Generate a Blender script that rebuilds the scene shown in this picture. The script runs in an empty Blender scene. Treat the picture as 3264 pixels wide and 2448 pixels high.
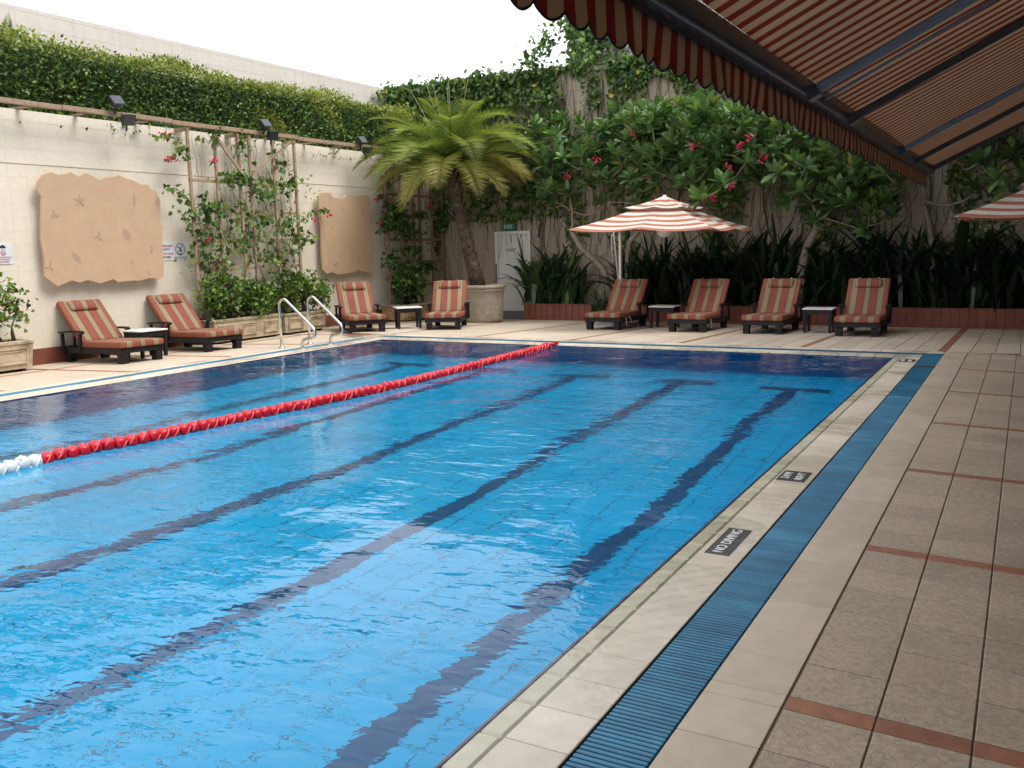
import bpy, bmesh, math, random
import numpy as np
from mathutils import Vector, Matrix

random.seed(7)
RNG = np.random.default_rng(7)
R = math.radians
sc = bpy.context.scene
COL = sc.collection

# ------------------------------------------------------------------ camera
F_PX, CX, CY = 2912.3, 1632.0, 1224.0          # focal length in photo pixels, principal point
YAW, PITCH, ROLL, EYE = R(29.446), R(8.560), R(-1.384), 1.6
_cy, _sy, _cp, _sp = math.cos(YAW), math.sin(YAW), math.cos(PITCH), math.sin(PITCH)
FWD = np.array([-_sy * _cp, _cy * _cp, -_sp]); _r = np.array([_cy, _sy, 0.0]); _u = np.cross(_r, FWD)
RIGHT = math.cos(ROLL) * _r + math.sin(ROLL) * _u
UP = -math.sin(ROLL) * _r + math.cos(ROLL) * _u
cam_d = bpy.data.cameras.new('camera'); cam = bpy.data.objects.new('camera', cam_d); COL.objects.link(cam)
cam_d.sensor_width = 36.0; cam_d.lens = 36.0 * F_PX / 3264.0
cam_d.clip_start = 0.05; cam_d.clip_end = 2000.0
mw = Matrix.Identity(4)
for i in range(3):
    mw[i][0], mw[i][1], mw[i][2] = RIGHT[i], UP[i], -FWD[i]
mw[0][3], mw[1][3], mw[2][3] = 0.0, 0.0, EYE
cam.matrix_world = mw
sc.camera = cam

# ------------------------------------------------------------------ sky, sun, exposure
SUN_ELEV, SUN_AZ = R(57), R(78)                # azimuth measured clockwise from +Y
w = bpy.data.worlds.new('World'); sc.world = w; w.use_nodes = True
nt = w.node_tree; nt.nodes.clear()
n_out = nt.nodes.new('ShaderNodeOutputWorld'); n_bg = nt.nodes.new('ShaderNodeBackground')
n_sky = nt.nodes.new('ShaderNodeTexSky'); n_sky.sky_type = 'NISHITA'; n_sky.sun_disc = False
n_sky.sun_elevation = SUN_ELEV; n_sky.sun_rotation = SUN_AZ
n_sky.air_density = 1.0; n_sky.dust_density = 6.0; n_sky.ozone_density = 1.0
n_hs = nt.nodes.new('ShaderNodeHueSaturation'); n_hs.inputs['Saturation'].default_value = 0.25
n_mix = nt.nodes.new('ShaderNodeMixRGB'); n_mix.inputs[0].default_value = 0.75
n_mix.inputs[2].default_value = (11.0, 11.3, 11.8, 1)          # even bright cloud cover
nt.links.new(n_sky.outputs[0], n_hs.inputs['Color']); nt.links.new(n_hs.outputs[0], n_mix.inputs[1])
nt.links.new(n_mix.outputs[0], n_bg.inputs['Color']); nt.links.new(n_bg.outputs[0], n_out.inputs['Surface'])
n_bg.inputs['Strength'].default_value = 0.12
sun_d = bpy.data.lights.new('sun', 'SUN'); sun = bpy.data.objects.new('sun', sun_d); COL.objects.link(sun)
sun_d.energy = 1.5; sun_d.angle = R(28); sun_d.color = (1.0, 0.95, 0.87)
_sd = Vector((math.sin(SUN_AZ) * math.cos(SUN_ELEV), math.cos(SUN_AZ) * math.cos(SUN_ELEV), math.sin(SUN_ELEV)))
sun.rotation_euler = _sd.to_track_quat('Z', 'Y').to_euler()
sc.view_settings.view_transform = 'Standard'; sc.view_settings.look = 'None'
sc.view_settings.gamma = 1.0; sc.view_settings.use_curve_mapping = False
sc.view_settings.exposure = 0.68
sc.render.engine = 'CYCLES'
cy = sc.cycles
cy.use_denoising = True
cy.max_bounces = 10; cy.diffuse_bounces = 4; cy.glossy_bounces = 4; cy.transmission_bounces = 8
cy.transparent_max_bounces = 6; cy.sample_clamp_indirect = 6.0
cy.use_adaptive_sampling = True; cy.adaptive_threshold = 0.02

# ------------------------------------------------------------------ photo pixel -> world point
def ray(px, py):
    return (px - CX) * RIGHT - (py - CY) * UP + F_PX * FWD
def at_z(px, py, z=0.0):
    d = ray(px, py); return d * ((z - EYE) / d[2]) + np.array([0, 0, EYE])
def at_x(px, py, x):
    d = ray(px, py); return d * (x / d[0]) + np.array([0, 0, EYE])
def at_y(px, py, y):
    d = ray(px, py); return d * (y / d[1]) + np.array([0, 0, EYE])

# ------------------------------------------------------------------ layout in metres
PX0, PX1, PY0, PY1 = -10.13, -1.53, -6.0, 13.2     # pool
WATER_Z = -0.012
GR0, GR1, RDK = -1.19, -0.945, -0.665             # right grating, start of right deck
FG0, FG1, FDK = 13.56, 13.80, 14.05               # far grating, start of far deck
LG0, LG1, LDK = -10.46, -10.66, -10.85            # left grating, start of left deck
WALL_X, FAR_Y, PLANT_Y, BLD_X = -13.65, 20.3, 19.45, 3.6
SLOPE = 0.03
def deckz(x, y):
    return -SLOPE * max(0.0, y - FDK, LDK - x, x - RDK)

# ------------------------------------------------------------------ object helpers
def link(o):
    COL.objects.link(o); return o
def thing(name, label, cat, loc=(0, 0, 0), rz=0.0, group=None):
    o = link(bpy.data.objects.new(name, None)); o.location = loc; o.rotation_euler = (0, 0, rz)
    o.empty_display_size = 0.1
    o['label'] = label; o['category'] = cat
    if group: o['group'] = group
    return o
def tag(o, label, cat, group=None):
    o['label'] = label; o['category'] = cat
    if group: o['group'] = group
    return o
def struct(o):
    o['kind'] = 'structure'; return o
def stuff(o):
    o['kind'] = 'stuff'; return o
def put(name, me, parent=None, loc=(0, 0, 0), rot=(0, 0, 0), scale=None):
    o = link(bpy.data.objects.new(name, me)); o.location = loc; o.rotation_euler = rot
    if scale is not None: o.scale = scale
    if parent is not None: o.parent = parent
    return o
def copy_tree(o, parent=None):
    c = o.copy(); COL.objects.link(c)
    if parent is not None: c.parent = parent
    for ch in list(o.children): copy_tree(ch, c)
    return c

class MB:
    """collects shapes for ONE mesh"""
    def __init__(s): s.v = []; s.f = []; s.m = []; s.sm = []; s.uv = {}
    def add(s, verts, faces, mi=0, smooth=False, M=None):
        b = len(s.v)
        if M is not None: verts = [tuple(M @ Vector(p)) for p in verts]
        s.v.extend([tuple(p) for p in verts])
        for f in faces: s.f.append(tuple(i + b for i in f)); s.m.append(mi); s.sm.append(smooth)
        return b
    def box(s, x0, x1, y0, y1, z0, z1, mi=0, M=None, bev=0.0):
        if bev > 0:
            bm = bmesh.new(); bmesh.ops.create_cube(bm, size=1.0)
            for v in bm.verts:
                v.co = Vector(((x0 + x1) / 2 + v.co.x * (x1 - x0), (y0 + y1) / 2 + v.co.y * (y1 - y0), (z0 + z1) / 2 + v.co.z * (z1 - z0)))
            bmesh.ops.bevel(bm, geom=bm.edges[:], offset=bev, segments=2 if bev > .012 else 1, affect='EDGES', profile=0.6)
            bm.verts.index_update()
            s.add([v.co[:] for v in bm.verts], [[v.index for v in f.verts] for f in bm.faces], mi, bev > .012, M); bm.free(); return
        v = [(x0, y0, z0), (x1, y0, z0), (x1, y1, z0), (x0, y1, z0), (x0, y0, z1), (x1, y0, z1), (x1, y1, z1), (x0, y1, z1)]
        s.add(v, [(0, 3, 2, 1), (4, 5, 6, 7), (0, 1, 5, 4), (1, 2, 6, 5), (2, 3, 7, 6), (3, 0, 4, 7)], mi, False, M)
    def hull(s, bot, top, mi=0, M=None):
        n = len(bot); s.add(list(bot) + list(top), [tuple(range(n))[::-1], tuple(range(n, 2 * n))] + [(i, (i + 1) % n, n + (i + 1) % n, n + i) for i in range(n)], mi, False, M)
    def prism(s, poly, a0, a1, axis='x', mi=0, M=None):
        f = {'x': lambda p, a: (a, p[0], p[1]), 'y': lambda p, a: (p[0], a, p[1]), 'z': lambda p, a: (p[0], p[1], a)}[axis]
        s.hull([f(p, a0) for p in poly], [f(p, a1) for p in poly], mi, M)
    def tube(s, pts, rad, n=8, mi=0, cap=True, smooth=True, M=None):
        P = [Vector(p) for p in pts]; k = len(P)
        if not hasattr(rad, '__len__'): rad = [rad] * k
        T = [((P[min(i + 1, k - 1)] - P[max(i - 1, 0)]).normalized()) for i in range(k)]
        ref = Vector((0, 0, 1)) if abs(T[0].z) < .9 else Vector((1, 0, 0))
        nrm = T[0].cross(ref).normalized(); v = []
        for i in range(k):
            nrm = (nrm - T[i] * nrm.dot(T[i])); nrm = nrm.normalized() if nrm.length > 1e-6 else T[i].orthogonal().normalized()
            bn = T[i].cross(nrm)
            for j in range(n):
                a = 2 * math.pi * j / n
                v.append(P[i] + (nrm * math.cos(a) + bn * math.sin(a)) * rad[i])
        f = [(i * n + j, i * n + (j + 1) % n, (i + 1) * n + (j + 1) % n, (i + 1) * n + j) for i in range(k - 1) for j in range(n)]
        if cap: f += [tuple(range(n))[::-1], tuple((k - 1) * n + j for j in range(n))]
        s.add([p[:] for p in v], f, mi, smooth, M)
    def lathe(s, prof, n=24, mi=0, c=(0, 0, 0), smooth=True, M=None):
        v = [(c[0] + r * math.cos(2 * math.pi * j / n), c[1] + r * math.sin(2 * math.pi * j / n), c[2] + z) for r, z in prof for j in range(n)]
        k = len(prof)
        f = [(i * n + j, i * n + (j + 1) % n, (i + 1) * n + (j + 1) % n, (i + 1) * n + j) for i in range(k - 1) for j in range(n)]
        f += [tuple(range(n))[::-1], tuple((k - 1) * n + j for j in range(n))]
        s.add(v, f, mi, smooth, M)
    def mesh(s, name, mats):
        me = bpy.data.meshes.new(name); me.from_pydata(s.v, [], s.f)
        for m in (mats if isinstance(mats, (list, tuple)) else [mats]): me.materials.append(m)
        me.polygons.foreach_set('material_index', s.m); me.polygons.foreach_set('use_smooth', s.sm)
        me.update(); return me
    def build(s, name, mats, parent=None, world=True):
        if parent is not None and world:
            L = parent.location; s.v = [(p[0] - L[0], p[1] - L[1], p[2] - L[2]) for p in s.v]
        return put(name, s.mesh(name, mats), parent)

def np_mesh(name, V, faces, mats, tones=None, smooth=False):
    """fast mesh from arrays; faces (n,k)"""
    me = bpy.data.meshes.new(name); V = np.asarray(V, np.float32); Fc = np.asarray(faces, np.int32); n, k = Fc.shape
    me.vertices.add(len(V)); me.vertices.foreach_set('co', V.ravel())
    me.loops.add(n * k); me.loops.foreach_set('vertex_index', Fc.ravel())
    me.polygons.add(n); me.polygons.foreach_set('loop_start', np.arange(0, n * k, k, dtype=np.int32))
    if smooth: me.polygons.foreach_set('use_smooth', np.ones(n, bool))
    if tones is not None:
        at = me.color_attributes.new('tone', 'FLOAT_COLOR', 'POINT')
        c = np.ones((len(V), 4), np.float32); c[:, :3] = tones; at.data.foreach_set('color', c.ravel())
    for m in (mats if isinstance(mats, (list, tuple)) else [mats]): me.materials.append(m)
    me.update(calc_edges=True); return me

# ------------------------------------------------------------------ materials
def newmat(name):
    m = bpy.data.materials.new(name); m.use_nodes = True; t = m.node_tree; t.nodes.clear()
    o = t.nodes.new('ShaderNodeOutputMaterial'); p = t.nodes.new('ShaderNodeBsdfPrincipled')
    t.links.new(p.outputs[0], o.inputs['Surface']); return m, t, p, o
def rgba(c): return (c[0], c[1], c[2], 1.0)
def noise(t, scale, detail=4, rough=.55, vec=None):
    n = t.nodes.new('ShaderNodeTexNoise'); n.inputs['Scale'].default_value = scale; n.inputs['Detail'].default_value = detail; n.inputs['Roughness'].default_value = rough
    if vec is not None: t.links.new(vec, n.inputs['Vector'])
    return n
def ramp(t, src, stops, interp='LINEAR'):
    r = t.nodes.new('ShaderNodeValToRGB'); r.color_ramp.interpolation = interp
    el = r.color_ramp.elements
    while len(el) < len(stops): el.new(0.5)
    for e, (p, c) in zip(el, stops): e.position = p; e.color = rgba(c) if hasattr(c, '__len__') else (c, c, c, 1)
    t.links.new(src, r.inputs[0]); return r
def mixc(t, a, b, fac, mode='MIX'):
    m = t.nodes.new('ShaderNodeMixRGB'); m.blend_type = mode
    for i, x in ((1, a), (2, b), (0, fac)):
        if hasattr(x, 'is_linked') or hasattr(x, 'links'): t.links.new(x, m.inputs[i])
        elif i == 0: m.inputs[0].default_value = x
        else: m.inputs[i].default_value = rgba(x)
    return m.outputs[0]
def math_n(t, op, a, b=None):
    m = t.nodes.new('ShaderNodeMath'); m.operation = op
    for i, x in enumerate((a, b)):
        if x is None: continue
        if hasattr(x, 'links'): t.links.new(x, m.inputs[i])
        else: m.inputs[i].default_value = x
    return m.outputs[0]
def coords(t, kind='Object'):
    return t.nodes.new('ShaderNodeTexCoord').outputs[kind]
def wpos(t): return t.nodes.new('ShaderNodeNewGeometry').outputs['Position']
def bump(t, p, src, strength=.3, dist=.01):
    b = t.nodes.new('ShaderNodeBump'); b.inputs['Strength'].default_value = strength; b.inputs['Distance'].default_value = dist
    t.links.new(src, b.inputs['Height']); t.links.new(b.outputs[0], p.inputs['Normal'])
def mat(name, col, rough=.6, var=.12, scale=6.0, metal=0.0, bmp=0.0, bscale=60.0, objvar=0.0, spec=.5, dirt=None, dirt_amt=.5, dscale=2.0):
    m, t, p, o = newmat(name); vec = wpos(t)
    n = noise(t, scale, 5, .6, vec)
    lo = tuple(c * (1 - var) for c in col); hi = tuple(min(1, c * (1 + var)) for c in col)
    c = ramp(t, n.outputs[0], [(.3, lo), (.7, hi)]).outputs[0]
    if dirt:
        d = noise(t, dscale, 8, .65, vec); dm = ramp(t, d.outputs[0], [(.48, 0.0), (.72, dirt_amt)])
        c = mixc(t, c, dirt, dm.outputs[0])
    if objvar:
        oi = t.nodes.new('ShaderNodeObjectInfo')
        k = ramp(t, oi.outputs['Random'], [(0, 1 - objvar), (1, 1 + objvar * .6)])
        c = mixc(t, c, k.outputs[0], 1.0, 'MULTIPLY')
    t.links.new(c, p.inputs['Base Color'])
    p.inputs['Roughness'].default_value = rough; p.inputs['Metallic'].default_value = metal
    p.inputs['Specular IOR Level'].default_value = spec
    if bmp: bump(t, p, noise(t, bscale, 6, .6, vec).outputs[0], bmp, .01)
    return m

def leaf_mat(name, rough=.42, trans=.28, tint=(1, 1, 1)):
    m, t, p, o = newmat(name)
    a = t.nodes.new('ShaderNodeAttribute'); a.attribute_name = 'tone'
    n = noise(t, 30, 2, .5, wpos(t)); k = ramp(t, n.outputs[0], [(.3, .8), (.7, 1.15)])
    c = mixc(t, a.outputs['Color'], k.outputs[0], 1.0, 'MULTIPLY')
    c = mixc(t, c, tint, 1.0, 'MULTIPLY')
    t.links.new(c, p.inputs['Base Color']); p.inputs['Roughness'].default_value = rough
    tr = t.nodes.new('ShaderNodeBsdfTranslucent'); t.links.new(mixc(t, c, (1.3, 1.25, .5), 1.0, 'MULTIPLY'), tr.inputs['Color'])
    mx = t.nodes.new('ShaderNodeMixShader'); mx.inputs[0].default_value = trans
    t.links.new(p.outputs[0], mx.inputs[1]); t.links.new(tr.outputs[0], mx.inputs[2]); t.links.new(mx.outputs[0], o.inputs['Surface'])
    return m

M = {}
M['leaf'] = leaf_mat('leaf_green')
M['leaf_gloss'] = leaf_mat('leaf_glossy', .40, .22)
M['bark'] = mat('bark_grey_brown', (.25, .195, .145), .85, .35, 14, bmp=.5, bscale=40, dirt=(.33, .31, .27), dirt_amt=.8, dscale=9)
M['stem'] = mat('vine_stem', (.09, .065, .045), .85, .3, 20)
M['palm_bark'] = mat('palm_bark', (.085, .055, .038), .95, .5, 18, bmp=.8, bscale=30, dirt=(.22, .18, .13), dirt_amt=.8, dscale=6)
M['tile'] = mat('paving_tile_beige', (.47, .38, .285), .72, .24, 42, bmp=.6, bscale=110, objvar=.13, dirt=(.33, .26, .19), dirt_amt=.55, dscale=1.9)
M['tile_light'] = mat('paving_tile_cream', (.56, .465, .36), .7, .12, 22, bmp=.25, bscale=120, objvar=.10, dirt=(.38, .305, .225), dirt_amt=.45, dscale=1.3)
M['terracotta'] = mat('terracotta_strip', (.33, .145, .085), .62, .18, 18, bmp=.15, bscale=90, objvar=.12)
M['grout'] = mat('dark_grout', (.17, .13, .095), .9, .3, 12)
M['joint_grey'] = mat('coping_joint', (.16, .13, .10), .9, .2, 8)
M['bed'] = mat('dark_bed', (.03, .032, .035), .8, .3, 10)
M['wood_dark'] = mat('dark_stained_wood', (.013, .011, .012), .6, .5, 22, bmp=.15, bscale=50, spec=.3)
M['white_top'] = mat('white_table_top', (.80, .79, .77), .3, .05, 5)
M['wood_trellis'] = mat('weathered_trellis_wood', (.36, .25, .165), .8, .25, 16, bmp=.3, bscale=60)
M['wood_red'] = mat('reddish_trellis_wood', (.26, .15, .095), .8, .25, 16, bmp=.3, bscale=60)
M['sand_panel'] = mat('sandstone_panel', (.54, .37, .24), .85, .05, 5, bmp=.25, bscale=120, dirt=(.47, .32, .21), dirt_amt=.4, dscale=1.6)
M['leaf_relief'] = mat('leaf_relief', (.43, .295, .20), .85, .1, 30)
M['planter'] = mat('cast_stone_planter', (.52, .43, .30), .85, .16, 9, bmp=.4, bscale=70, dirt=(.16, .115, .065), dirt_amt=.75, dscale=5)
M['planter_rim'] = mat('mossy_stone_rim', (.36, .31, .19), .9, .3, 14, bmp=.4, bscale=70, dirt=(.09, .085, .04), dirt_amt=.9, dscale=8)
M['rust_planter'] = mat('rust_stained_planter', (.42, .27, .14), .85, .3, 9, bmp=.4, bscale=70, dirt=(.16, .08, .03), dirt_amt=.9, dscale=6)
M['pot'] = mat('stone_pot', (.40, .34, .265), .85, .2, 9, bmp=.5, bscale=60, dirt=(.2, .16, .11), dirt_amt=.7, dscale=5)
M['soil'] = mat('soil', (.035, .024, .016), .95, .4, 30, bmp=.6, bscale=60)
M['steel'] = mat('polished_steel', (.60, .59, .57), .2, .05, 4, metal=1.0)
M['black_metal'] = mat('black_lamp_housing', (.02, .022, .03), .45, .2, 10)
M['lamp_glass'] = mat('lamp_glass', (.05, .055, .07), .2, .05, 5)
M['door_white'] = mat('white_door_paint', (.76, .75, .72), .5, .04, 4, dirt=(.55, .52, .46), dirt_amt=.35, dscale=2)
M['door_grey'] = mat('grey_metal', (.2, .2, .2), .5, .1, 5)
M['door_plate'] = mat('door_plate', (.52, .41, .33), .5, .06, 8)
M['exit_green'] = mat('exit_green', (.0, .17, .085), .35, .05, 8)
M['sign_white'] = mat('sign_white', (.72, .74, .78), .35, .03, 5)
M['ink'] = mat('sign_ink', (.06, .055, .075), .5, .05, 5)
M['ink_red'] = mat('sign_ink_red', (.5, .07, .10), .5, .05, 5)
M['ink_white'] = mat('white_lettering', (.78, .78, .76), .5, .05, 5)
M['marker'] = mat('black_depth_marker', (.055, .06, .06), .25, .25, 20)
M['red_wall'] = mat('terracotta_planter_wall', (.20, .060, .036), .7, .14, 5, bmp=.2, bscale=60, objvar=.08, dirt=(.11, .034, .02), dirt_amt=.5, dscale=3)
M['pole_white'] = mat('white_pole_paint', (.68, .65, .62), .45, .06, 6)
M['awn_bar'] = mat('awning_bar_blue_grey', (.028, .042, .066), .26, .25, 3)
M['awn_arm'] = mat('awning_rafter_blue', (.17, .215, .28), .45, .15, 3)
M['awn_arm_dark'] = mat('awning_rafter_dark', (.03, .031, .036), .5, .15, 3)
M['trim_black'] = mat('black_trim', (.012, .01, .012), .7, .1, 5)
M['flower'] = mat('crimson_flower', (.55, .014, .09), .55, .3, 40)
M['flower_white'] = mat('white_flower', (.8, .78, .8), .5, .05, 20)
M['cord'] = mat('cream_cord', (.65, .58, .45), .8, .1, 20)
M['render'] = mat('dark_render', (.16, .135, .11), .85, .06, 1.2)
M['paper'] = mat('white_paper', (.7, .7, .68), .7, .05, 8)

def wall_mat(name, col, joint, dirt, streak=.35, amt=.45):
    m, t, p, o = newmat(name); vec = wpos(t)
    n = noise(t, 1.3, 6, .6, vec); c = ramp(t, n.outputs[0], [(.3, tuple(x * .93 for x in col)), (.7, col)]).outputs[0]
    mp = t.nodes.new('ShaderNodeMapping'); mp.inputs['Scale'].default_value = (5, 5, .35); t.links.new(vec, mp.inputs['Vector'])
    s = noise(t, 1.6, 6, .65, mp.outputs[0]); sm = ramp(t, s.outputs[0], [(.52, 0.0), (.75, amt)])
    c = mixc(t, c, dirt, sm.outputs[0])
    n2 = noise(t, 22, 4, .6, vec); c = mixc(t, c, ramp(t, n2.outputs[0], [(.35, .94), (.65, 1.03)]).outputs[0], 1.0, 'MULTIPLY')
    t.links.new(c, p.inputs['Base Color']); p.inputs['Roughness'].default_value = .75
    bump(t, p, n2.outputs[0], .12, .01); return m
M['wall'] = wall_mat('cream_wall_tile', (.80, .73, .605), None, (.72, .65, .53), amt=.3)
M['joint'] = mat('wall_joint', (.77, .70, .58), .9, .12, 3)
M['far_wall'] = wall_mat('stained_wall_tile', (.42, .34, .255), None, (.17, .13, .095), amt=.8)
M['far_joint'] = mat('stained_joint', (.20, .165, .13), .9, .2, 3)
M['upper_wall'] = wall_mat('pale_upper_wall', (.72, .67, .625), None, (.50, .47, .44), amt=.5)
M['grey_building'] = wall_mat('grey_building', (.62, .63, .62), None, (.38, .38, .37), amt=.5)

def coping_mat(name, col, wet):
    m, t, p, o = newmat(name); vec = wpos(t)
    n = noise(t, 9, 6, .6, vec); c = ramp(t, n.outputs[0], [(.3, tuple(x * .88 for x in col)), (.7, tuple(min(1, x * 1.06) for x in col))]).outputs[0]
    oi = t.nodes.new('ShaderNodeObjectInfo'); c = mixc(t, c, ramp(t, oi.outputs['Random'], [(0, .92), (1, 1.04)]).outputs[0], 1.0, 'MULTIPLY')
    t.links.new(c, p.inputs['Base Color'])
    wn = noise(t, 1.1, 4, .6, vec)
    t.links.new(ramp(t, wn.outputs[0], [(.42, .55 - .45 * wet), (.62, .55)]).outputs[0], p.inputs['Roughness'])
    n2 = noise(t, 45, 4, .6, vec); bump(t, p, n2.outputs[0], .12, .01); return m
M['coping'] = coping_mat('cream_coping_tile', (.67, .58, .46), 1.0)
M['coping_edge'] = coping_mat('yellowish_edge_tile', (.52, .48, .345), 1.0)
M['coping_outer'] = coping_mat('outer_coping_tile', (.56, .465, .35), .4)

def grate_mat():
    m, t, p, o = newmat('blue_grating'); vec = wpos(t)
    n = noise(t, 2.3, 5, .6, vec); c = ramp(t, n.outputs[0], [(.3, (.015, .115, .22)), (.55, (.03, .19, .33)), (.75, (.07, .28, .42))]).outputs[0]
    oi = t.nodes.new('ShaderNodeObjectInfo'); c = mixc(t, c, ramp(t, oi.outputs['Random'], [(0, .8), (1, 1.12)]).outputs[0], 1.0, 'MULTIPLY')
    t.links.new(c, p.inputs['Base Color']); p.inputs['Roughness'].default_value = .42; return m
M['grate'] = grate_mat()

def pool_mat(name, base, joint):
    m, t, p, o = newmat(name); vec = coords(t)
    b = t.nodes.new('ShaderNodeTexBrick'); b.offset = 0.0
    b.inputs['Scale'].default_value = 1.0; b.inputs['Brick Width'].default_value = .30; b.inputs['Row Height'].default_value = .30
    b.inputs['Mortar Size'].default_value = .007; b.inputs['Mortar Smooth'].default_value = .2
    b.inputs['Color1'].default_value = rgba(base); b.inputs['Color2'].default_value = rgba(tuple(c * .94 for c in base)); b.inputs['Mortar'].default_value = rgba(joint)
    t.links.new(vec, b.inputs['Vector'])
    n = noise(t, .7, 4, .6, vec); c = mixc(t, b.outputs['Color'], ramp(t, n.outputs[0], [(.3, .93), (.7, 1.05)]).outputs[0], 1.0, 'MULTIPLY')
    t.links.new(c, p.inputs['Base Color']); p.inputs['Roughness'].default_value = .5; return m
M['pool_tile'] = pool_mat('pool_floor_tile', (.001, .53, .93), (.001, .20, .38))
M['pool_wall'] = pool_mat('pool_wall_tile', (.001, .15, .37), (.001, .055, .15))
M['lane'] = mat('navy_lane_tile', (.002, .085, .235), .5, .2, 8)
M['nose'] = mat('navy_edge_tile', (.012, .018, .085), .35, .2, 8)

def water_mat():
    m, t, p, o = newmat('pool_water'); vec = wpos(t)
    p.inputs['Base Color'].default_value = (.80, .97, 1.0, 1); p.inputs['Roughness'].default_value = 0.0
    p.inputs['IOR'].default_value = 1.333; p.inputs['Transmission Weight'].default_value = 1.0; p.inputs['Specular Tint'].default_value = (.55, .84, 1.0, 1); p.inputs['Specular IOR Level'].default_value = .40
    mp = t.nodes.new('ShaderNodeMapping'); mp.inputs['Scale'].default_value = (.9, 1.6, 1.0); mp.inputs['Rotation'].default_value = (0, 0, R(-24)); t.links.new(vec, mp.inputs['Vector'])
    a = noise(t, 2.7, 2, .45, mp.outputs[0]); a.inputs['Distortion'].default_value = .5
    b = noise(t, 9.5, 2, .5, mp.outputs[0]); b.inputs['Distortion'].default_value = .4
    msk = noise(t, .33, 3, .6, vec); mk = ramp(t, msk.outputs[0], [(.40, .15), (.62, 1.0)])
    h = math_n(t, 'ADD', a.outputs[0], math_n(t, 'MULTIPLY', b.outputs[0], .36))
    h = math_n(t, 'MULTIPLY', h, mk.outputs[0])
    bump(t, p, h, 1.0, .0215); return m
M['water'] = water_mat()

def film_mat():
    m, t, p, o = newmat('water_film'); t.nodes.remove(p)
    tr = t.nodes.new('ShaderNodeBsdfTransparent'); tr.inputs['Color'].default_value = (1, 1, 1, 1)
    gl = t.nodes.new('ShaderNodeBsdfGlossy'); gl.inputs['Roughness'].default_value = .03
    fr = t.nodes.new('ShaderNodeFresnel'); fr.inputs['IOR'].default_value = 1.333
    n = noise(t, 11, 2, .5, wpos(t)); n.inputs['Distortion'].default_value = 1.5
    b = t.nodes.new('ShaderNodeBump'); b.inputs['Strength'].default_value = 1.0; b.inputs['Distance'].default_value = .003; t.links.new(n.outputs[0], b.inputs['Height'])
    t.links.new(b.outputs[0], gl.inputs['Normal']); t.links.new(b.outputs[0], fr.inputs['Normal'])
    mx = t.nodes.new('ShaderNodeMixShader'); bf = t.nodes.new('ShaderNodeNewGeometry'); t.links.new(math_n(t, 'MULTIPLY', fr.outputs[0], math_n(t, 'SUBTRACT', 1.0, bf.outputs['Backfacing'])), mx.inputs[0]); t.links.new(tr.outputs[0], mx.inputs[1]); t.links.new(gl.outputs[0], mx.inputs[2])
    t.links.new(mx.outputs[0], o.inputs['Surface']); return m
M['film'] = film_mat()
def stripe_mat(name, stops, kind, axis, scale, offs=0.0, trans=0.0, rough=.8, weave=True):
    """constant-interp stripes repeating along one coordinate"""
    m, t, p, o = newmat(name)
    if kind == 'UV': src = coords(t, 'UV')
    elif kind == 'W': src = wpos(t)
    else: src = coords(t, 'Object')
    sx = t.nodes.new('ShaderNodeSeparateXYZ'); t.links.new(src, sx.inputs[0])
    v = math_n(t, 'FRACT', math_n(t, 'ADD', math_n(t, 'MULTIPLY', sx.outputs[axis], scale), offs))
    c = ramp(t, v, stops, 'CONSTANT').outputs[0]
    n = noise(t, 3.0, 5, .6, wpos(t)); c = mixc(t, c, ramp(t, n.outputs[0], [(.3, .86), (.7, 1.06)]).outputs[0], 1.0, 'MULTIPLY')
    t.links.new(c, p.inputs['Base Color']); p.inputs['Roughness'].default_value = rough; p.inputs['Specular IOR Level'].default_value = .2
    nb = noise(t, 260, 2, .5, wpos(t)); bump(t, p, nb.outputs[0], .25, .004)
    if trans:
        tr = t.nodes.new('ShaderNodeBsdfTranslucent'); t.links.new(c, tr.inputs['Color'])
        mx = t.nodes.new('ShaderNodeMixShader'); mx.inputs[0].default_value = trans
        t.links.new(p.outputs[0], mx.inputs[1]); t.links.new(tr.outputs[0], mx.inputs[2]); t.links.new(mx.outputs[0], o.inputs['Surface'])
    return m
CORAL, CORAL2, TAN, OLIVE = (.265, .088, .056), (.26, .078, .057), (.29, .225, .135), (.095, .052, .028)
def cushion_stops():
    # across the width, 0..1
    seg = [(0.0, CORAL), (.115, OLIVE), (.125, TAN), (.255, OLIVE), (.267, CORAL2), (.435, OLIVE), (.447, TAN), (.553, OLIVE),
           (.565, CORAL2), (.733, OLIVE), (.745, TAN), (.875, OLIVE), (.885, CORAL)]
    return seg
M['cushion'] = stripe_mat('striped_cushion', cushion_stops(), 'O', 0, 1 / .74, .5)
M['canopy'] = stripe_mat('striped_parasol', [(0, (.74, .69, .62)), (.54, (.50, .185, .115))], 'UV', 1, 5.0, .02, .22)
M['canopy_vent'] = stripe_mat('striped_parasol_vent', [(0, (.74, .69, .62)), (.57, (.50, .185, .115))], 'UV', 1, 2.6, .0, .22)
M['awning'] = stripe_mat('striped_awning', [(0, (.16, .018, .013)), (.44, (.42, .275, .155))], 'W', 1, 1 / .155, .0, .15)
M['valance'] = stripe_mat('striped_valance', [(0, (.11, .010, .008)), (.46, (.23, .135, .07))], 'W', 1, 1 / .155, .0, .18)

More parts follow.
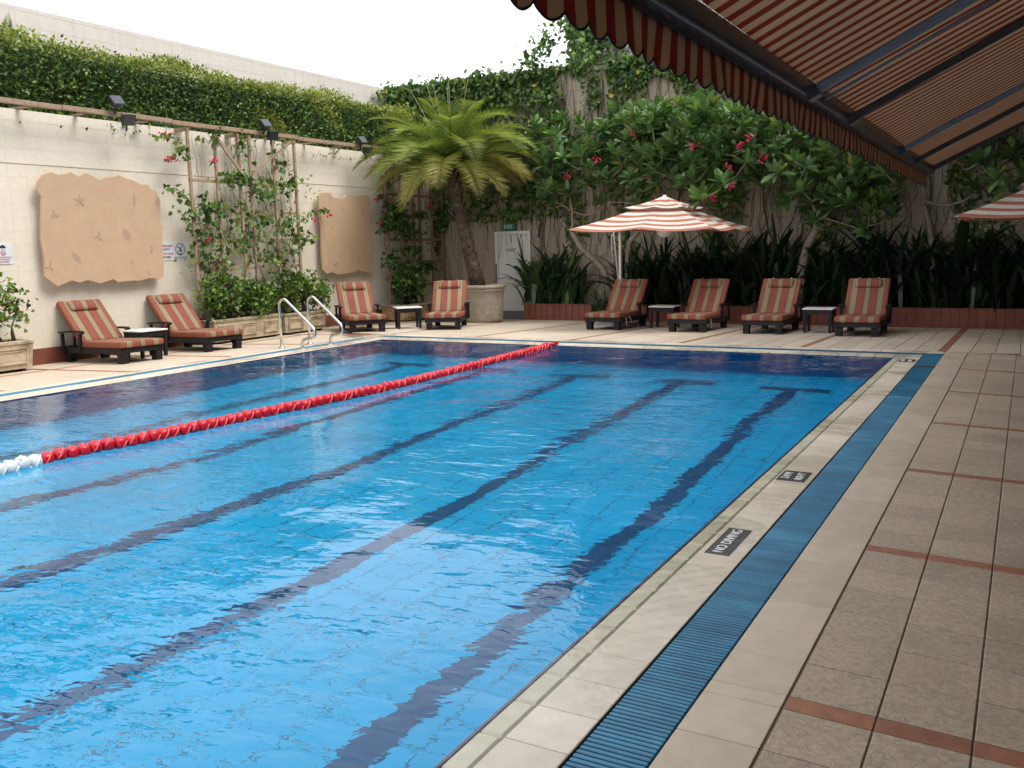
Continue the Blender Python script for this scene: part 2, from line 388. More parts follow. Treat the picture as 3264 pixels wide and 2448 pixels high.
# ------------------------------------------------------------------ lettering (made first, while the scene is small)
def text_mesh(s, size, m, ext=.0012, ax='CENTER', sx=1.0, bold=0.0):
    cu = bpy.data.curves.new('lettering', 'FONT'); cu.body = s; cu.size = size; cu.align_x = ax; cu.align_y = 'CENTER'; cu.extrude = ext; cu.offset = bold; cu.resolution_u = 4
    o = link(bpy.data.objects.new('lettering', cu)); bpy.context.view_layer.update()
    dg = bpy.context.evaluated_depsgraph_get(); me = bpy.data.meshes.new_from_object(o.evaluated_get(dg))
    bpy.data.objects.remove(o); bpy.data.curves.remove(cu)
    if sx != 1.0:
        for v in me.vertices: v.co.x *= sx
    me.materials.clear(); me.materials.append(m); return me
TX = {k: text_mesh(*a, **kw) for k, (a, kw) in {
    'exit': (('EXIT', .125, M['ink_white']), {}),
    'nodiving_wall': (('NO DIVING', .055, M['ink']), {}),
    'life1': (('NO LIFEGUARD', .050, M['ink_red']), dict(bold=.0012)), 'life2': (('ON DUTY', .050, M['ink']), dict(bold=.0012)),
    'life3': (('SWIM AT YOUR', .050, M['ink_red']), dict(bold=.0012)), 'life4': (('OWN RISK', .050, M['ink']), dict(bold=.0012)),
    'rain1': (('in thunderstorm', .040, M['ink_red']), {}), 'rain2': (('swimming is', .040, M['ink_red']), {}), 'rain3': (('permitted', .040, M['ink_red']), {}),
    'depth_m': (('2.4 M', .075, M['ink_white']), {}), 'depth_ft': (('8.0 FT', .075, M['ink_white']), {}),
    'nodiving_deck': (('NO DIVING', .078, M['ink_white']), {})}.items()}

# ------------------------------------------------------------------ ground, deck
b = MB(); b.add([(-80, -60, -2.6), (80, -60, -2.6), (80, 90, -2.6), (-80, 90, -2.6)], [(0, 1, 2, 3)])
struct(b.build('ground', M['grout']))

deck = MB()
def dz(p, off): return (p[0], p[1], deckz(p[0], p[1]) + off)
BASE = -.006
deck.add([dz(p, BASE) for p in [(RDK, -6), (BLD_X, -6), (BLD_X, FDK + BLD_X - RDK), (RDK, FDK)]], [(0, 1, 2, 3)])
xe = WALL_X
deck.add([dz(p, BASE) for p in [(LDK, FDK), (RDK, FDK), (BLD_X, FDK + BLD_X - RDK), (BLD_X, FAR_Y), (xe, FAR_Y), (xe, FDK + LDK - xe)]], [(0, 1, 2, 3, 4, 5)])
deck.add([dz(p, BASE) for p in [(LDK, -6), (LDK, FDK), (xe, FDK + LDK - xe), (xe, -6)]], [(0, 1, 2, 3)])
deck_o = struct(deck.build('deck', M['grout']))

tile_cache = {}
def dark_sides(me):
    for p in me.polygons:
        if p.normal.z < .3: p.material_index = 1
    return me
def tile_mesh(wx, wy, m, th=.02, bev=.003):
    k = (round(wx, 3), round(wy, 3), m.name, th)
    if k not in tile_cache:
        b = MB(); b.box(-wx / 2, wx / 2, -wy / 2, wy / 2, -th, 0, 0, None, bev); tile_cache[k] = dark_sides(b.mesh('paving_tile', [m, M['grout']]))
    return tile_cache[k]
def lay(name, x0, x1, y0, y1, m, parent, gap=.006, lift=0.0, th=.02):
    cx, cyy = (x0 + x1) / 2, (y0 + y1) / 2
    g = (deckz(cx + .01, cyy) - deckz(cx - .01, cyy)) / .02, (deckz(cx, cyy + .01) - deckz(cx, cyy - .01)) / .02
    return put(name, tile_mesh(x1 - x0 - gap, y1 - y0 - gap, m, th), parent, (cx, cyy, deckz(cx, cyy) + lift + random.uniform(-.0008, .0008)), (math.atan(g[1]), -math.atan(g[0]), 0))

# right deck: 0.29 m tiles, terracotta strip every 1.84 m
STRIP_Y = [3.02 + 1.838 * k for k in range(-1, 6)]
cols = [RDK + .005 + .293 * k for k in range(5)]
for k, sy in enumerate(STRIP_Y):
    y1n = STRIP_Y[k + 1] if k + 1 < len(STRIP_Y) else FDK
    for c in range(4):
        if k > 0: lay('terracotta_strip', cols[c], cols[c + 1], sy, sy + .098, M['terracotta'], deck_o, .005)
    rows = 6 if k + 1 < len(STRIP_Y) else int(round((y1n - sy - .098) / .29))
    pitch = (y1n - sy - .098) / max(rows, 1)
    for r in range(rows):
        ya = sy + .098 + r * pitch
        if ya < 1.9: continue
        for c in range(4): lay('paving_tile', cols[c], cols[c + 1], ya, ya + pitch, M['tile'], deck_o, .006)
b = MB()                                                       # deck beyond the rows seen in the photograph
xa = cols[4]
b.add([dz((x, y), -.001) for x, y in [(xa, -6), (BLD_X, -6), (BLD_X, FDK + BLD_X - RDK - .05), (xa, FDK + xa - RDK - .05)]], [(0, 1, 2, 3)])
b.add([dz((x, y), -.001) for x, y in [(RDK, -6), (xa, -6), (xa, STRIP_Y[0]), (RDK, STRIP_Y[0])]], [(0, 1, 2, 3)])
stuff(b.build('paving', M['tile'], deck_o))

# far deck: strips every 1.91 m along x, tiles 0.30 x ~1.75 between
SX = [-.99 - 1.915 * k for k in range(-1, 7)]
FROWS = [FDK + .005, 15.55, 17.1, 18.3, PLANT_Y]
for k, sx in enumerate(SX):
    for j in range(4):
        ya, yb = FROWS[j], FROWS[j + 1]
        if sx > LDK - (yb - FDK) and sx - .05 < RDK + (ya - FDK): lay('terracotta_strip', sx - .05, sx + .05, ya, yb, M['terracotta'], deck_o, .004)
    nx = SX[k + 1] if k + 1 < len(SX) else None
    if nx is None: break
    wdt = (sx - nx - .1) / 6
    for c in range(6):
        x1 = sx - .05 - c * wdt; x0 = x1 - wdt
        for j in range(4):
            ya, yb = FROWS[j], FROWS[j + 1]
            if (x0 + x1) / 2 > .9 or (x0 + x1) / 2 < LDK - max(0, (ya + yb) / 2 - FDK): continue
            lay('paving_tile', x0, x1, ya, yb, M['tile_light'], deck_o, .008)
# joints parallel to the pool across the far tiles are too thin to pick apart; left deck tiles likewise
b = MB()
for y0, y1 in [(-2.678 + 1.838 * k, -2.678 + 1.838 * (k + 1)) for k in range(10)]:
    for i in range(6):
        for xs0, xs1 in [(LDK - .003, -11.75), (-11.755, -12.58), (-12.68, -13.64)]:
            n = max(1, int(round(abs(xs1 - xs0) / .29))); wdt = (xs0 - xs1) / n
            for c in range(n):
                ya = y0 + .1 + i * .2897; yb = ya + .2857; xb = xs0 - c * wdt; xc = xb - wdt + .004
                if ya > FDK - 1.0 + (LDK - xb): continue
                b.add([dz((xc, ya), 0), dz((xb, ya), 0), dz((xb, yb), 0), dz((xc, yb), 0)], [(0, 1, 2, 3)])
stuff(b.build('paving', M['tile_light'], deck_o))
for yk in [-2.678 + 1.838 * k for k in range(1, 10)]:
    o = lay('terracotta_strip', -12.58, LDK - .004, yk, yk + .1, M['terracotta'], deck_o, .004, .003)
for k in range(6):
    lay('terracotta_strip', -12.68, -12.58, 5.0 + 1.8 * k, 6.8 + 1.8 * k, M['terracotta'], deck_o, .004, .003)
b = MB(); zc = .001                                             # corner wedge of the far deck on the left
b.add([dz(p, -.001) for p in [(LDK - 1.72, FDK + 1.75), (LDK - 1.6, FAR_Y), (WALL_X, FAR_Y), (WALL_X, FDK + 1.4)]], [(0, 1, 2, 3)])
b.add([dz(p, -.0005) for p in [(LDK - .02, FDK + .01), (LDK + .4, FDK + .4), (LDK - 1.5, FAR_Y - .6), (WALL_X, FDK + 2.0), (WALL_X + .4, FDK + 1.0)]], [(0, 1, 2, 3, 4)])
stuff(b.build('paving', M['tile_light'], deck_o))

# ------------------------------------------------------------------ pool basin, lane markings, water
def floor_z(y): return -1.28 if y < 1.6 else (-1.28 - .64 * min(1, (y - 1.6) / 5.0))
b = MB()
ys = [PY0, 1.6, 3.2, 4.9, 6.6, PY1]
for ya, yb in zip(ys, ys[1:]):
    b.add([(PX0, ya, floor_z(ya)), (PX1, ya, floor_z(ya)), (PX1, yb, floor_z(yb)), (PX0, yb, floor_z(yb))], [(0, 1, 2, 3)], 0)
basin = struct(b.build('pool_basin', M['pool_tile']))
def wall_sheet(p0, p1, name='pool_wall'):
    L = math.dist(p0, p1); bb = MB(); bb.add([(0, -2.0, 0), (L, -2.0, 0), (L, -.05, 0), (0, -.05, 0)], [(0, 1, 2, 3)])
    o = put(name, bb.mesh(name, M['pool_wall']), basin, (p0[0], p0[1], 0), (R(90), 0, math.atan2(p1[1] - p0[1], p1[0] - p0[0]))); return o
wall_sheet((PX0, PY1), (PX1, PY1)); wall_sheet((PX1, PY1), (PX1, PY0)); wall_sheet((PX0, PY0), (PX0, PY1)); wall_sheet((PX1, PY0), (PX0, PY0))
LANES = [-2.62, -4.13, -5.70, -7.25, -8.85]
for x in LANES:
    lm = MB(); hw = .095
    for ya, yb in zip([-5.0] + ys[1:-1], ys[1:-1] + [12.0]):
        lm.add([(x - hw, ya, floor_z(ya) + .006), (x + hw, ya, floor_z(ya) + .006), (x + hw, yb, floor_z(yb) + .006), (x - hw, yb, floor_z(yb) + .006)], [(0, 1, 2, 3)])
    lm.add([(x - .48, 12.002, floor_z(12) + .006), (x + .48, 12.002, floor_z(12) + .006), (x + .48, 12.30, floor_z(12) + .006), (x - .48, 12.30, floor_z(12) + .006)], [(0, 1, 2, 3)])
    lm.build('lane_marking', M['lane'], basin)
# water: a rippled sheet
nx, ny = 173, 385
gx_, gy_ = np.meshgrid(np.linspace(PX0 + .002, PX1 - .002, nx), np.linspace(PY0 + .002, PY1 - .002, ny))
hz = np.zeros_like(gx_)
wr = np.random.default_rng(3)
for i in range(26):
    lam = wr.uniform(.45, 2.4); th = wr.normal(.5, .9); k = 2 * np.pi / lam
    hz += lam * .0011 * np.sin(k * (gx_ * np.cos(th) + gy_ * np.sin(th)) + wr.uniform(0, 6.28))
for cx_, cy__, a in [(-2.9, 8.0, .0016), (-9.5, 11.4, .0016)]:     # rings left by wind and returns
    rr = np.hypot(gx_ - cx_, gy_ - cy__); hz += a * np.sin(rr * 2 * np.pi / .42) * np.exp(-(rr / 1.3) ** 2)
V = np.stack([gx_, gy_, WATER_Z + hz * .6], -1).reshape(-1, 3)
ii = np.arange((ny - 1) * nx).reshape(ny - 1, nx)[:, :-1].ravel()
wm = np_mesh('water', V, np.stack([ii, ii + 1, ii + nx + 1, ii + nx], 1), M['water'], None, True)
water_o = struct(put('water', wm))
# a thin sheet of overflow running across the near coping toward the grating
fx, fy = np.meshgrid(np.linspace(-1.535, -1.20, 40), np.linspace(1.9, 5.3, 260)); fr_n = np.random.default_rng(9)
fm = np.zeros_like(fx)
for i in range(9):
    kx, ky, ph = fr_n.normal(0, 7), fr_n.normal(0, 2.6), fr_n.uniform(0, 6.28); fm += np.sin(kx * fx + ky * fy + ph)
fm = fm / 3 + 1.5 - np.maximum(fy - 3.2, 0) * 1.1 - (fx + 1.53) * 1.6
fzz = .0035 + .0006 * np.sin(fx * 31 + fy * 22) + .0005 * np.sin(fx * 55 - fy * 47) + np.clip(fm, -.5, 0) * .010
ok = fm > -.12; idx = np.arange(fx.size).reshape(fx.shape); q = ok[:-1, :-1] & ok[1:, :-1] & ok[:-1, 1:] & ok[1:, 1:]
quads = np.stack([idx[:-1, :-1][q], idx[:-1, 1:][q], idx[1:, 1:][q], idx[1:, :-1][q]], 1)
stuff(put('overflow_film', np_mesh('overflow_film', np.stack([fx, fy, fzz], -1).reshape(-1, 3), quads, M['film'], None, True), water_o))

# ------------------------------------------------------------------ coping and gratings
b = MB()
def sheet(x0, x1, y0, y1, z): b.add([(x0, y0, z), (x1, y0, z), (x1, y1, z), (x0, y1, z)], [(0, 1, 2, 3)])
sheet(PX1 - .004, RDK, PY0, FDK, -.12); sheet(LDK, PX0 + .004, PY0, FDK, -.12); sheet(PX0 + .004, PX1 - .004, PY1 - .004, FDK, -.12)
cop = struct(b.build('pool_coping', M['bed']))
def flat(name, x0, x1, y0, y1, m, gap=.004, z=0.0, th=.118, bev=.003):
    k = (round(x1 - x0, 3), round(y1 - y0, 3), m.name, th, gap)
    if k not in tile_cache:
        bb = MB(); wx, wy = x1 - x0 - gap, y1 - y0 - gap; bb.box(-wx / 2, wx / 2, -wy / 2, wy / 2, -th, 0, 0, None, bev); tile_cache[k] = dark_sides(bb.mesh(name, [m, M['joint_grey'] if bev < .01 else m]))
    return put(name, tile_cache[k], cop, ((x0 + x1) / 2, (y0 + y1) / 2, z))
P = .2395
y = PY1
n_in = int((PY1 - 1.6) / P)
for i in range(n_in):
    ya = PY1 - (i + 1) * P
    flat('edge_tile', PX1, PX1 + .10, ya, ya + P, M['coping_edge'], .004, -.001, .118, .012)
    flat('coping_tile', PX1 + .10, GR0, ya, ya + P, M['coping'])
yend = PY1 - n_in * P
flat('coping_tile', PX1, GR0, PY0, yend, M['coping'])
flat('coping_tile', PX1, GR0, PY1, FG0, M['coping'])                                     # corner by the far grating
seg = [(STRIP_Y[k], STRIP_Y[k] + .098) for k in range(len(STRIP_Y))]
for k in range(len(STRIP_Y)):
    sy = STRIP_Y[k]; nxt = STRIP_Y[k + 1] if k + 1 < len(STRIP_Y) else FDK
    if sy > 1.5: flat('coping_tile', GR1, RDK, sy, sy + .098, M['coping_outer'])
    n = 6 if k + 1 < len(STRIP_Y) else 6; pt = (nxt - sy - .098) / n
    for i in range(n):
        if sy + .098 + i * pt > 1.5: flat('coping_tile', GR1, RDK, sy + .098 + i * pt, sy + .098 + (i + 1) * pt, M['coping_outer'])
flat('coping_tile', GR1, RDK, PY0, STRIP_Y[0] + .098, M['coping_outer'])
nfar = int(round((PX1 - PX0) / .2395)); pf = (PX1 - PX0) / nfar
for i in range(nfar):
    flat('edge_tile', PX0 + i * pf, PX0 + (i + 1) * pf, PY1, PY1 + .10, M['coping_edge'], .004, -.001, .118, .012)
    flat('coping_tile', PX0 + i * pf, PX0 + (i + 1) * pf, PY1 + .10, FG0, M['coping'])
    flat('coping_tile', PX0 + i * pf, PX0 + (i + 1) * pf, FG1, FDK, M['coping'])
flat('coping_tile', PX1, GR1, FG1, FDK, M['coping'])
for i in range(38):
    ya = PY1 - (i + 1) * .30
    flat('coping_tile', LG0, PX0, ya, ya + .30, M['coping'], .004, 0, .118, .01)
bb = MB(); bb.box(LDK, LG1, PY0, FDK, -.118, 0, 0, None, .006); bb.box(LG0, PX0, PY0, PY1 - 38 * .3, -.118, 0); bb.box(LDK + .2, PX0, PY1 + .003, FG0, -.118, 0); bb.box(LG1 + .003, PX0, FG1, FDK, -.118, 0)
bb.build('coping_band', M['coping'], cop)
# navy tile line just under the pool's lip
bb = MB()
bb.box(PX1 - .012, PX1 - .001, PY0, PY1, -.05, -.006); bb.box(PX0 + .001, PX0 + .012, PY0, PY1, -.05, -.006); bb.box(PX0 + .012, PX1 - .012, PY1 - .012, PY1 - .001, -.05, -.006)
bb.build('lip_tile', M['nose'], cop)

def grating(name, label, x0, x1, y0, y1, along_y, pitch, keep, skip=None):
    t = thing(name, label, 'drain grating', (x0, y0, 0))
    n = int(((y1 - y0) if along_y else (x1 - x0)) / pitch); rest = MB()
    L = (x1 - x0 - .012) if along_y else (y1 - y0 - .012)
    sm = MB()
    if along_y: sm.box(-L / 2, L / 2, -.0085, .0085, -.022, 0, 0, None, .003)
    else: sm.box(-.0085, .0085, -L / 2, L / 2, -.022, 0, 0, None, .003)
    me = sm.mesh('slat', M['grate']); cnt = 0
    for i in range(n):
        c = (i + .5) * pitch
        if skip and skip[0] < (y0 + c if along_y else x0 + c) < skip[1]: continue
        pos = ((x1 - x0) / 2, c, -.003) if along_y else (c, (y1 - y0) / 2, -.003)
        if cnt < keep:
            put('slat', me, t, pos); cnt += 1
        else:
            if along_y: rest.box(.006, x1 - x0 - .006, c - .0085, c + .0085, -.025, -.003)
            else: rest.box(c - .0085, c + .0085, .006, y1 - y0 - .006, -.025, -.003)
    if along_y:
        for dx in (.05, .125, .20): rest.box(dx - .004, dx + .004, 0, y1 - y0, -.05, -.0255)
    else:
        rest.box(0, x1 - x0, .05, .058, -.05, -.0255)
    if skip:
        gp_ = MB(); gp_.box(.006, x1 - x0 - .006, skip[0] - y0 + .01, skip[1] - y0 - .01, -.02, -.006); gp_.build('dark_gap_plate', M['bed'], t, False)  # black plate painted in for the darkness where slats are missing
    stuff(rest.build('slats', M['grate'], t, False)); return t
grating('drain_grating', 'blue slatted drain grating running beside the depth markers under the awning', GR0, GR1, 2.0, FG1, True, .0265, 300, (12.32, 12.47))
grating('drain_grating', 'thin blue drain grating between the far pool edge and the striped loungers', LG0 + .01, GR0 - .002, FG0, FG1, False, .0265, 0)
bl = MB()
tl = thing('drain_grating', 'blue drain grating along the pool edge below the cream wall', 'drain grating', (LG1, PY0, 0))
for k in range(24):
    bb = MB(); y0 = .8 * k; bb.box(.004, LG0 - LG1 - .004, y0 + .004, y0 + .796, -.03, -.002, 0, None, .004)
    o = put('grating_panel', bb.mesh('grating_panel', M['grate']), tl)
    

# depth markers set in the coping
def marker(label, x0, x1, y0, y1, lines, group=None):
    t = thing('depth_marker', label, 'pool marker', ((x0 + x1) / 2, (y0 + y1) / 2, 0), 0, group)
    bb = MB(); bb.box(-(x1 - x0) / 2, (x1 - x0) / 2, -(y1 - y0) / 2, (y1 - y0) / 2, -.004, .004, 0, None, .0015); bb.build('plate', M['marker'], t, False)
    for i, k in enumerate(lines):
        off = (i - (len(lines) - 1) / 2) * .088
        put('lettering', TX[k], t, (off, 0, .0052), (0, 0, R(90)))
marker('black depth tile reading 2.4 M 8.0 FT beside the grating', -1.412, -1.228, 6.09, 6.37, ('depth_m', 'depth_ft'))
marker('black no diving tile set in the cream coping beside the grating', -1.395, -1.265, 4.46, 4.92, ('nodiving_deck',))
marker('small black depth tile at the far corner of the pool coping', -1.412, -1.228, 12.70, 12.98, ('depth_m', 'depth_ft'))

# ------------------------------------------------------------------ walls
def tiled_wall(name, label, origin, ux, L, z0, z1, tw, th, m, mj, skip=None, keep=0, thick=.25, cat='wall', holes=()):
    """a wall with real tile pieces; ux = horizontal unit vector, face looks along n = ux rotated -90 deg"""
    t = thing(name, label, cat, origin)
    u = Vector((ux[0], ux[1], 0)); nn = Vector((ux[1], -ux[0], 0))
    core = MB()
    def pt(a, d, z): q = u * a + nn * d; return (q.x, q.y, z)
    def cbox(mb, a0, a1, d0, d1, za, zb):
        mb.hull([pt(a0, d0, za), pt(a1, d0, za), pt(a1, d1, za), pt(a0, d1, za)], [pt(a0, d0, zb), pt(a1, d0, zb), pt(a1, d1, zb), pt(a0, d1, zb)])
    cbox(core, 0, L, 0, -thick, z0, z1); core.build('core', mj, t, False)
    rest = MB(); one = MB(); wq, hq = tw - .005, th - .005
    cbox(one, -wq / 2, wq / 2, .0025, 0.0, -hq / 2, hq / 2); me = one.mesh('wall_tile', m); cnt = 0
    nxx = int(math.ceil(L / tw)); nz = int(math.ceil((z1 - z0) / th))
    for j in range(nz):
        for i in range(nxx):
            a0 = i * tw; a1 = min(a0 + tw, L); za = z0 + j * th; zb = min(za + th, z1)
            full = abs(a1 - a0 - tw) < 1e-4 and abs(zb - za - th) < 1e-4
            if full and cnt < keep and skip is not None and skip((a0 + a1) / 2, (za + zb) / 2):
                q = u * (a0 + a1) / 2; put('wall_tile', me, t, (q.x, q.y, (za + zb) / 2)); cnt += 1
            else:
                d = .0025 + random.uniform(-.0005, .0005)
                rest.add([pt(a0 + .0025, d, za + .0025), pt(a1 - .0025, d, za + .0025), pt(a1 - .0025, d, zb - .0025), pt(a0 + .0025, d, zb - .0025)], [(0, 1, 2, 3)])
    stuff(rest.build('wall_tiles', m, t, False))
    return t
# left wall (faces +x): u = +y would give n = (1,0)
ZB = 3.045
lw = tiled_wall('garden_wall', 'long cream tiled wall carrying the sandstone panels and trellises', (WALL_X, -6, 0), (0, 1), FAR_Y + 6.0, .17, ZB, .30, .205, M['wall'], M['joint'],
                lambda a, z: 14.4 < a < 18.2 and z < 3.0, 180)
bb = MB()
bb.box(WALL_X - .25, WALL_X + .012, -6, FAR_Y, ZB, ZB + .022)                      # fine string course
bb.build('string_course', M['wall'], lw)
lw2 = MB(); lw2.box(WALL_X - .25, WALL_X - .002, -6, FAR_Y, ZB + .022, 3.86); lw2.build('upper_core', M['joint'], lw)
rest = MB()
for j in range(4):
    for i in range(int((FAR_Y + 6) / .30)):
        ya = -6 + i * .30; za = ZB + .03 + j * .205; zb = min(za + .2, 3.86)
        rest.add([(WALL_X, ya, za), (WALL_X, ya + .295, za), (WALL_X, ya + .295, zb), (WALL_X, ya, zb)], [(0, 1, 2, 3)])
stuff(rest.build('wall_tiles', M['wall'], lw))
bb = MB(); bb.box(WALL_X - .24, WALL_X + .018, -6, FAR_Y, -.14, .165); bb.build('skirting', M['red_wall'], lw)
bb = MB(); bb.box(WALL_X - 1.9, WALL_X - .01, -6, FAR_Y, 3.55, 3.80); bb.build('planting_ledge', M['soil'], lw)
# upper wall behind the hedge
tiled_wall('upper_wall', 'pale tiled parapet wall rising behind the clipped hedge', (-15.35, -4, 0), (0, 1), 26.0, 3.4, 5.88, .33, .24, M['upper_wall'], M['joint'])
# far wall (faces -y): u=(1,0) gives n=(0,-1)
fw = tiled_wall('boundary_wall', 'stained tiled wall overgrown by creeper behind the trees', (-15.4, FAR_Y, 0), (1, 0), 26.0, -.25, 5.72, .105, .26, M['far_wall'], M['far_joint'])
bb = MB(); bb.box(-15.4, 10.6, FAR_Y - .03, FAR_Y + .3, 5.722, 5.78); bb.build('wall_cap', M['far_joint'], fw)
# grey building beyond the far wall
g = at_y(1830, 60, 24.0)
bd = thing('grey_building', 'tall grey building behind the overgrown wall, under creeper', 'building', (g[0], 24.0, 0))
bb = MB(); bb.box(g[0], g[0] + 26, 24.0, 34, 0, 13); bb.build('facade', M['grey_building'], bd)
# hotel block the awning hangs from (its face is edge-on to the camera)
hb = thing('hotel_block', 'rendered hotel block the striped awning is fixed to', 'building', (BLD_X, -10, 0))
bb = MB(); bb.box(BLD_X, BLD_X + 12, -10, 30, -.6, 14); bb.build('facade', M['render'], hb)
bb = MB()
for k in range(8): bb.box(BLD_X - .02, BLD_X + .01, -8 + 3.2 * k, -6 + 3.2 * k, .3, 2.5)
bb.build('window', M['lamp_glass'], hb)

bb = MB(); bb.box(-3.0, BLD_X - .003, 13.9, FAR_Y - .06, 3.75, 4.0); bb.build('added_shade_slab', M['render'], hb)  # unseen slab, added to shade the plants and wall at far right

# ------------------------------------------------------------------ awning over the right-hand deck
AX, AZ, AS = -1.17, 2.445, .50          # front bar, slope of the cloth
AY0, AY1 = -3.0, 13.18
aw = thing('awning', 'large red and beige striped awning with scalloped valance', 'awning', (AX, AY0, AZ))
xr = BLD_X - .02
def cloth_z(x, y): return AZ + .045 + (x - AX) * AS - .045 * math.sin(math.pi * (x - AX) / (xr - AX)) + .004 * math.sin(y * 2.3)
gxs = np.linspace(AX + .03, xr, 12); gys = np.linspace(AY0, AY1, 70)
V = [(x, yy, cloth_z(x, yy)) for yy in gys for x in gxs]; n = len(gxs)
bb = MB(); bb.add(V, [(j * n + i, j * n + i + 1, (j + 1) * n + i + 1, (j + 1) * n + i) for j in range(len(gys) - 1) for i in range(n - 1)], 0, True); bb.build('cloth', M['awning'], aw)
# valance: one hanging strip with a wavy lower edge, black trim along it
pit = .155; per = 12; N = int((AY1 - AY0) / pit) * per
V = []; T = []; Fv = []
for i in range(N + 1):
    yy = AY1 - i * pit / per; ph = (i % per) / per
    lower = 2.262 - .034 * (math.sin(math.pi * ph) ** .8)
    wob = .012 * math.sin(yy * 5.1) + .007 * math.sin(yy * 13)
    for f in (0, .35, .7, 1.0):
        z = (AZ - .045) * (1 - f) + lower * f; V.append((AX - .035 + wob * f, yy, z))
    T.append((AX - .035 + wob, yy, lower))
for i in range(N):
    for k in range(3): Fv.append((i * 4 + k, i * 4 + k + 1, i * 4 + k + 5, i * 4 + k + 4))
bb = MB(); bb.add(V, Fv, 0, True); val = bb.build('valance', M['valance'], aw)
bb = MB(); bb.tube(T, .0045, 4); bb.build('valance_trim', M['trim_black'], aw)
bb = MB(); bb.box(AX - .045, AX + .05, AY0, AY1 + .02, AZ - .05, AZ + .05, 0, None, .022); bb.box(AX - .05, AX - .02, AY0, AY1 + .02, AZ - .062, AZ - .045); bb.build('front_bar', M['awn_bar'], aw)
ang = math.atan(AS); L = (xr - AX) / math.cos(ang)
for yy, wdt, mm in [(5.52, .075, 'awn_arm'), (5.92, .022, 'awn_arm'), (6.86, .075, 'awn_arm_dark'), (9.66, .085, 'awn_arm'), (11.04, .07, 'awn_arm_dark'), (2.2, .08, 'awn_arm'), (-.6, .08, 'awn_arm_dark')]:
    bb = MB(); Mx = Matrix.Translation((AX + .02, yy, AZ - .028)) @ Matrix.Rotation(-ang, 4, 'Y')
    bb.box(.03, L - .15, -wdt / 2, wdt / 2, -.035 if wdt > .03 else -.004, .012, 0, Mx, .010 if wdt > .03 else .003); bb.build('rafter', M[mm], aw)
    if wdt < .03: continue
    bb = MB(); bb.box(.0, .07, -wdt / 2 - .012, wdt / 2 + .012, -.05, .015, 0, Mx); bb.build('bracket', M['awn_bar'], aw)
bb = MB(); Mx = Matrix.Translation((AX, AY1 - .01, AZ - .01)) @ Matrix.Rotation(-ang, 4, 'Y'); bb.box(0, L, -.02, .03, -.02, .05, 0, Mx, .008); bb.build('end_rail', M['awn_arm_dark'], aw)

